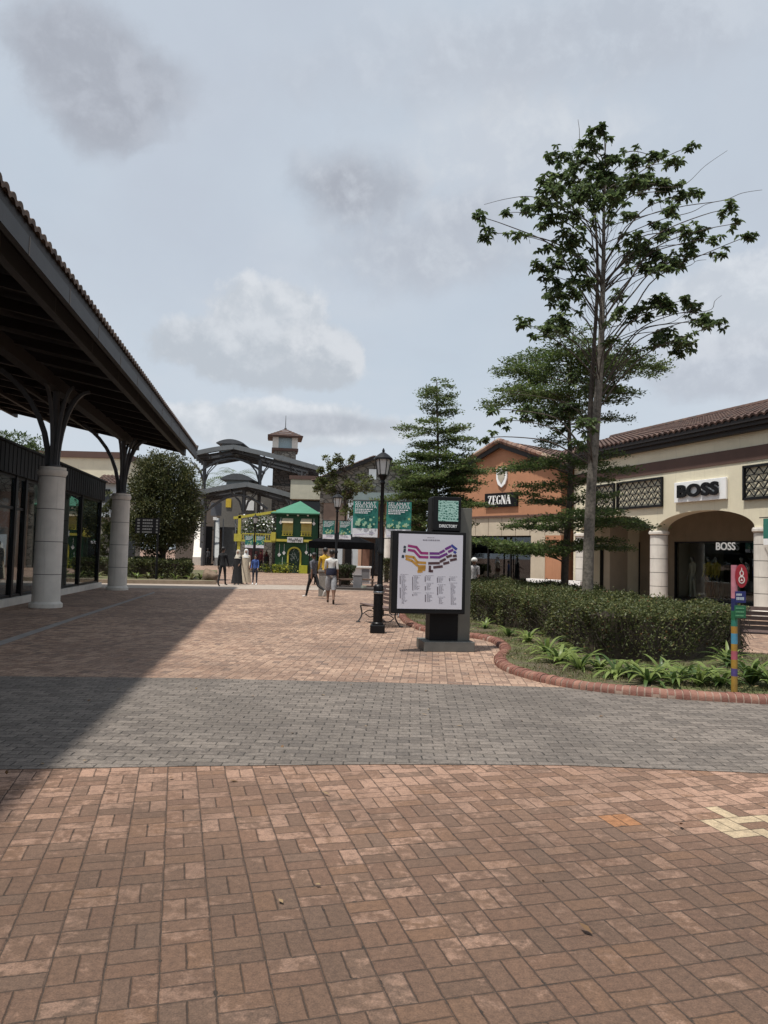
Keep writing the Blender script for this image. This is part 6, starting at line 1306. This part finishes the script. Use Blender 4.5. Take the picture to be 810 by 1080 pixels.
    A = np.array([V[a]*s for a, b, m in B]); Bb = np.array([V[b]*s for a, b, m in B]); mm = np.array([m for a, b, m in B]); ra = np.array([max(Rr[a]) for a, b, m in B])*s; rb = np.array([max(Rr[b]) for a, b, m in B])*s
    mi = []
    for pl in bm_.polygons:
        c = np.array(pl.center); d = Bb-A; t_ = np.clip(((c-A)*d).sum(1)/np.maximum((d*d).sum(1), 1e-9), 0, 1); dist = np.linalg.norm(c-(A+d*t_[:, None]), axis=1)/(ra*(1-t_)+rb*t_); mi.append(int(mm[np.argmin(dist)]))
    bm_.polygons.foreach_set('material_index', mi); bm_.polygons.foreach_set('use_smooth', [True]*len(mi)); bm_.name = name
    root = bpy.data.objects.new(name, bm_); COL.objects.link(root); root.location = (loc[0], loc[1], loc[2]-low*s+lift); root.rotation_euler = (0, 0, face); tag(root, label, cat, group)
    hc = V[hm]*s
    if not plain:
        mb = MB()
        for sg in (-1, 1): mb.ball((hc.x+sg*.03*s, hc.y+.085*s, hc.z+.01*s), .012*s, 8, 6)
        mb.build('eyes', hair_m, root); mb = MB(); mb.ball((hc.x, hc.y+.082*s, hc.z-.068*s), (.026*s, .012*s, .007*s), 8, 6); mb.build('mouth', mat('lips', (.25, .09, .075), .5), root); mb = MB()
        for sg in (-1, 1): mb.ball((hc.x+sg*.08*s, hc.y-.005*s, hc.z-.01*s), (.012*s, .022*s, .032*s), 8, 6)
        mb.build('ears', skin, root)
        if hair == 'short':
            mb = MB(); mb.ball((0, hc.y-.018*s, hc.z+.035*s), (.092*s, .102*s, .095*s), 16, 10)
            mb.v = [(x, min(y, hc.y+.075*s) if z < hc.z+.05*s else y, max(z, hc.z-.03*s-.07*s*(y < hc.y-.02*s))) for x, y, z in mb.v]
            mb.v = [(x, y-(.05*s if (z < hc.z+.03*s and y > hc.y+.02*s) else 0), z) for x, y, z in mb.v]; mb.build('hair', hair_m, root)
        if scarf:
            mb = MB(); mb.lathe([(.20*s, 1.30*s), (.17*s, 1.38*s), (.11*s, 1.46*s), (.10*s, 1.54*s), (.108*s, 1.62*s), (.09*s, 1.69*s), (.04*s, 1.725*s)], (0, -.012*s, 0), 18, sy=1.0)
            mb.v = [(x, min(y, .072*s) if 1.50*s < z < 1.68*s else y*(.85 if z < 1.45*s else 1), z) for x, y, z in mb.v]; mb.build('headscarf', scarf, root)
    if robe:
        mb = MB(); mb.lathe([(.30*s, .06*s), (.29*s, .10*s), (.24*s, .5*s), (.205*s, .85*s), (.19*s, 1.05*s), (.205*s, 1.25*s), (.19*s, 1.37*s), (.09*s, 1.45*s)], n=26, sy=.72)
        mb.v = [(x*(1+.05*math.sin(7*math.atan2(y, x))*(z < .9*s)), y*(1+.06*math.sin(6*math.atan2(y, x)+1)*(z < .9*s)), z) for x, y, z in mb.v]; mb.build('robe', robe, root)
    if extra: extra(root, s)
    return root
bk = cloth((.014, .014, .016)); gk = cloth((.045, .045, .05)); wt_ = cloth((.66, .66, .64), .06); nv_ = cloth((.015, .018, .04)); gr_ = cloth((.30, .31, .33)); bl_ = cloth((.045, .09, .28)); jn = cloth((.03, .035, .055)); cr_ = cloth((.55, .47, .36), .08); yl_ = cloth((.58, .36, .035), .1); mr = cloth((.12, .02, .03)); wsh = mat('white shoe', (.7, .7, .68), .6); bsh = mat('dark shoe', (.03, .025, .022), .6)
def waist(root, s):
    mb = MB(); mb.lathe([(.165*s, .90*s), (.172*s, .96*s), (.165*s, 1.08*s), (.15*s, 1.13*s)], n=20, sy=.78); mb.build('waist_wrap', nv_, root)
def baggy(root, s, m=gr_):
    mb = MB(); mb.lathe([(.185*s, .55*s), (.18*s, .7*s), (.165*s, .92*s), (.15*s, .96*s)], n=20, sy=.8); mb.build('long_shorts', m, root)
chk = cloth((.10, .10, .115), .5)
person('man in white shirt with a dark wrap round his waist and grey shorts, walking away', gr(348.5, 637.5), 0.06, 1.66, wt_, gr_, bsh, skin_d, shorts=True, gait=-.20, bend=(.15, .2), arms=(.25, -.1), elbows=(.9, .6), wide=.045, extra=waist)
person('man in dark checked shirt and black trousers striding with a white soled shoe', gr(330, 631), math.radians(48), 1.62, chk, bk, wsh, skin_d, sleeve='short', gait=-.42, bend=(.15, .75), arms=(-.35, .4), elbows=(.3, .5))
person('person in a bright yellow top beyond the stone post', base(343, 27.5), .2, 1.76, yl_, gk, bsh, skin_d, sleeve='long', arms=(.2, .1), elbows=(.5, .4))
person('man all in black walking on the pale crossing', gr(234, 618.5), math.radians(-12), 1.70, bk, bk, bsh, skin_d, sleeve='long', gait=.20, bend=(.15, .05), arms=(-.2, .2))
person('woman in a long black robe and pale headscarf', gr(250, 617), math.radians(170), 1.62, bk, bk, wsh, skin_m, sleeve='long', robe=bk, scarf=cloth((.55, .5, .42), .08), hair=None, arms=(.3, .1), elbows=(.8, .4))
person('woman in a long cream dress and white headscarf', gr(258.5, 616), math.radians(185), 1.66, cr_, cr_, wsh, skin_m, sleeve='long', robe=cr_, scarf=wt_, hair=None, arms=(.1, .3), elbows=(.5, .9))
person('child in a blue jacket and dark jeans', gr(268.5, 617), math.radians(178), 1.40, bl_, jn, wsh, skin_m, sleeve='long', gait=.1, arms=(.15, .05), elbows=(.7, .7))
person('dark clothed figure standing at the escalator foot by the pale side wall', gr(207, 595.5), math.radians(20), 1.7, bk, bk, bsh, skin_d, sleeve='long', arms=(.2, .1))
person('dark clothed figure stepping onto the black escalator', base(219, 75.5), 0., 1.7, gk, bk, bsh, skin_d, sleeve='long', gait=.15)
person('person in maroon top in the shade under the yellow balcony', base(275, 58), math.radians(160), 1.62, mr, bk, bsh, skin_m, sleeve='long', arms=(.2, .2), elbows=(.8, .5))
person('person in dark dress under the yellow balcony beside the maroon top', base(281, 58.6), math.radians(200), 1.58, mr, mr, bsh, skin_m, sleeve='long', robe=gk, scarf=mr, hair=None)
def helm(root, s):
    mb = MB(); mb.ball((0, .012*s, 1.63*s), (.118*s, .135*s, .115*s), 18, 12); mb.v = [(x, y, max(z, 1.585*s)) for x, y, z in mb.v]; mb.build('cap', mat('white cap', (.74, .74, .72), .5), root)
person('person in a white cap and pale patterned top behind the hedge', base(500.5, 25.4), math.radians(150), 1.54, cloth((.42, .41, .42), .45), gk, bsh, skin_d, sleeve='short', hair=None, arms=(.1, .2), elbows=(.6, .6), extra=helm)
# shop mannequins behind the BOSS glass
wm = mat('mannequin resin', (.35, .33, .31), .5); olv = cloth((.42, .32, .05), .2); stn = cloth((.52, .46, .36), .1); blk = cloth((.02, .02, .025))
for px, top, leg, lab in ((731, stn, stn, 'mannequin in a stone jacket and trousers, leftmost in the shop window'), (747.5, olv, blk, 'mannequin in an olive yellow top and dark trousers in the shop window'), (756, olv, blk, 'mannequin in an olive yellow jacket standing under the lit shop letters'), (783, blk, blk, 'dark clothed mannequin behind the glass at the right of the shop window')):
    x, z = BO.hit(px, 600, ysf+.5); q = BO.M @ Vector((x, ysf+.5, .13))
    person(lab, q, BO.rz+PI+rnd.uniform(-.3, .3), 1.74, top, leg, blk, name='mannequin', cat='mannequin', plain=[top, leg, blk, wm], sleeve='long', hair=None, arms=(.12, .05), elbows=(.25, .3), gait=.06, group='mannequins in the shop window')
# a brown bag on the cream-dressed woman's shoulder
g_ = gr(258.5, 616); sb_ = thing('shoulder_bag', 'brown shoulder bag hanging at the side of the woman in the cream dress', 'bag', (g_.x+.27, g_.y-.06, .72)); mb = MB(); mb.prism([(-.05, 0), (.05, 0), (.045, .24), (-.045, .24)], -.13, .13); mb.build('pouch', mat('brown leather', (.12, .06, .035), .6), sb_, bevel=.02); mb = MB(); mb.tube([(0, -.11, .22), (-.03, -.06, .5), (-.05, 0, .62), (-.03, .06, .5), (0, .11, .22)], .012, 5); mb.build('strap', mat('leather strap', (.09, .045, .03), .6), sb_)
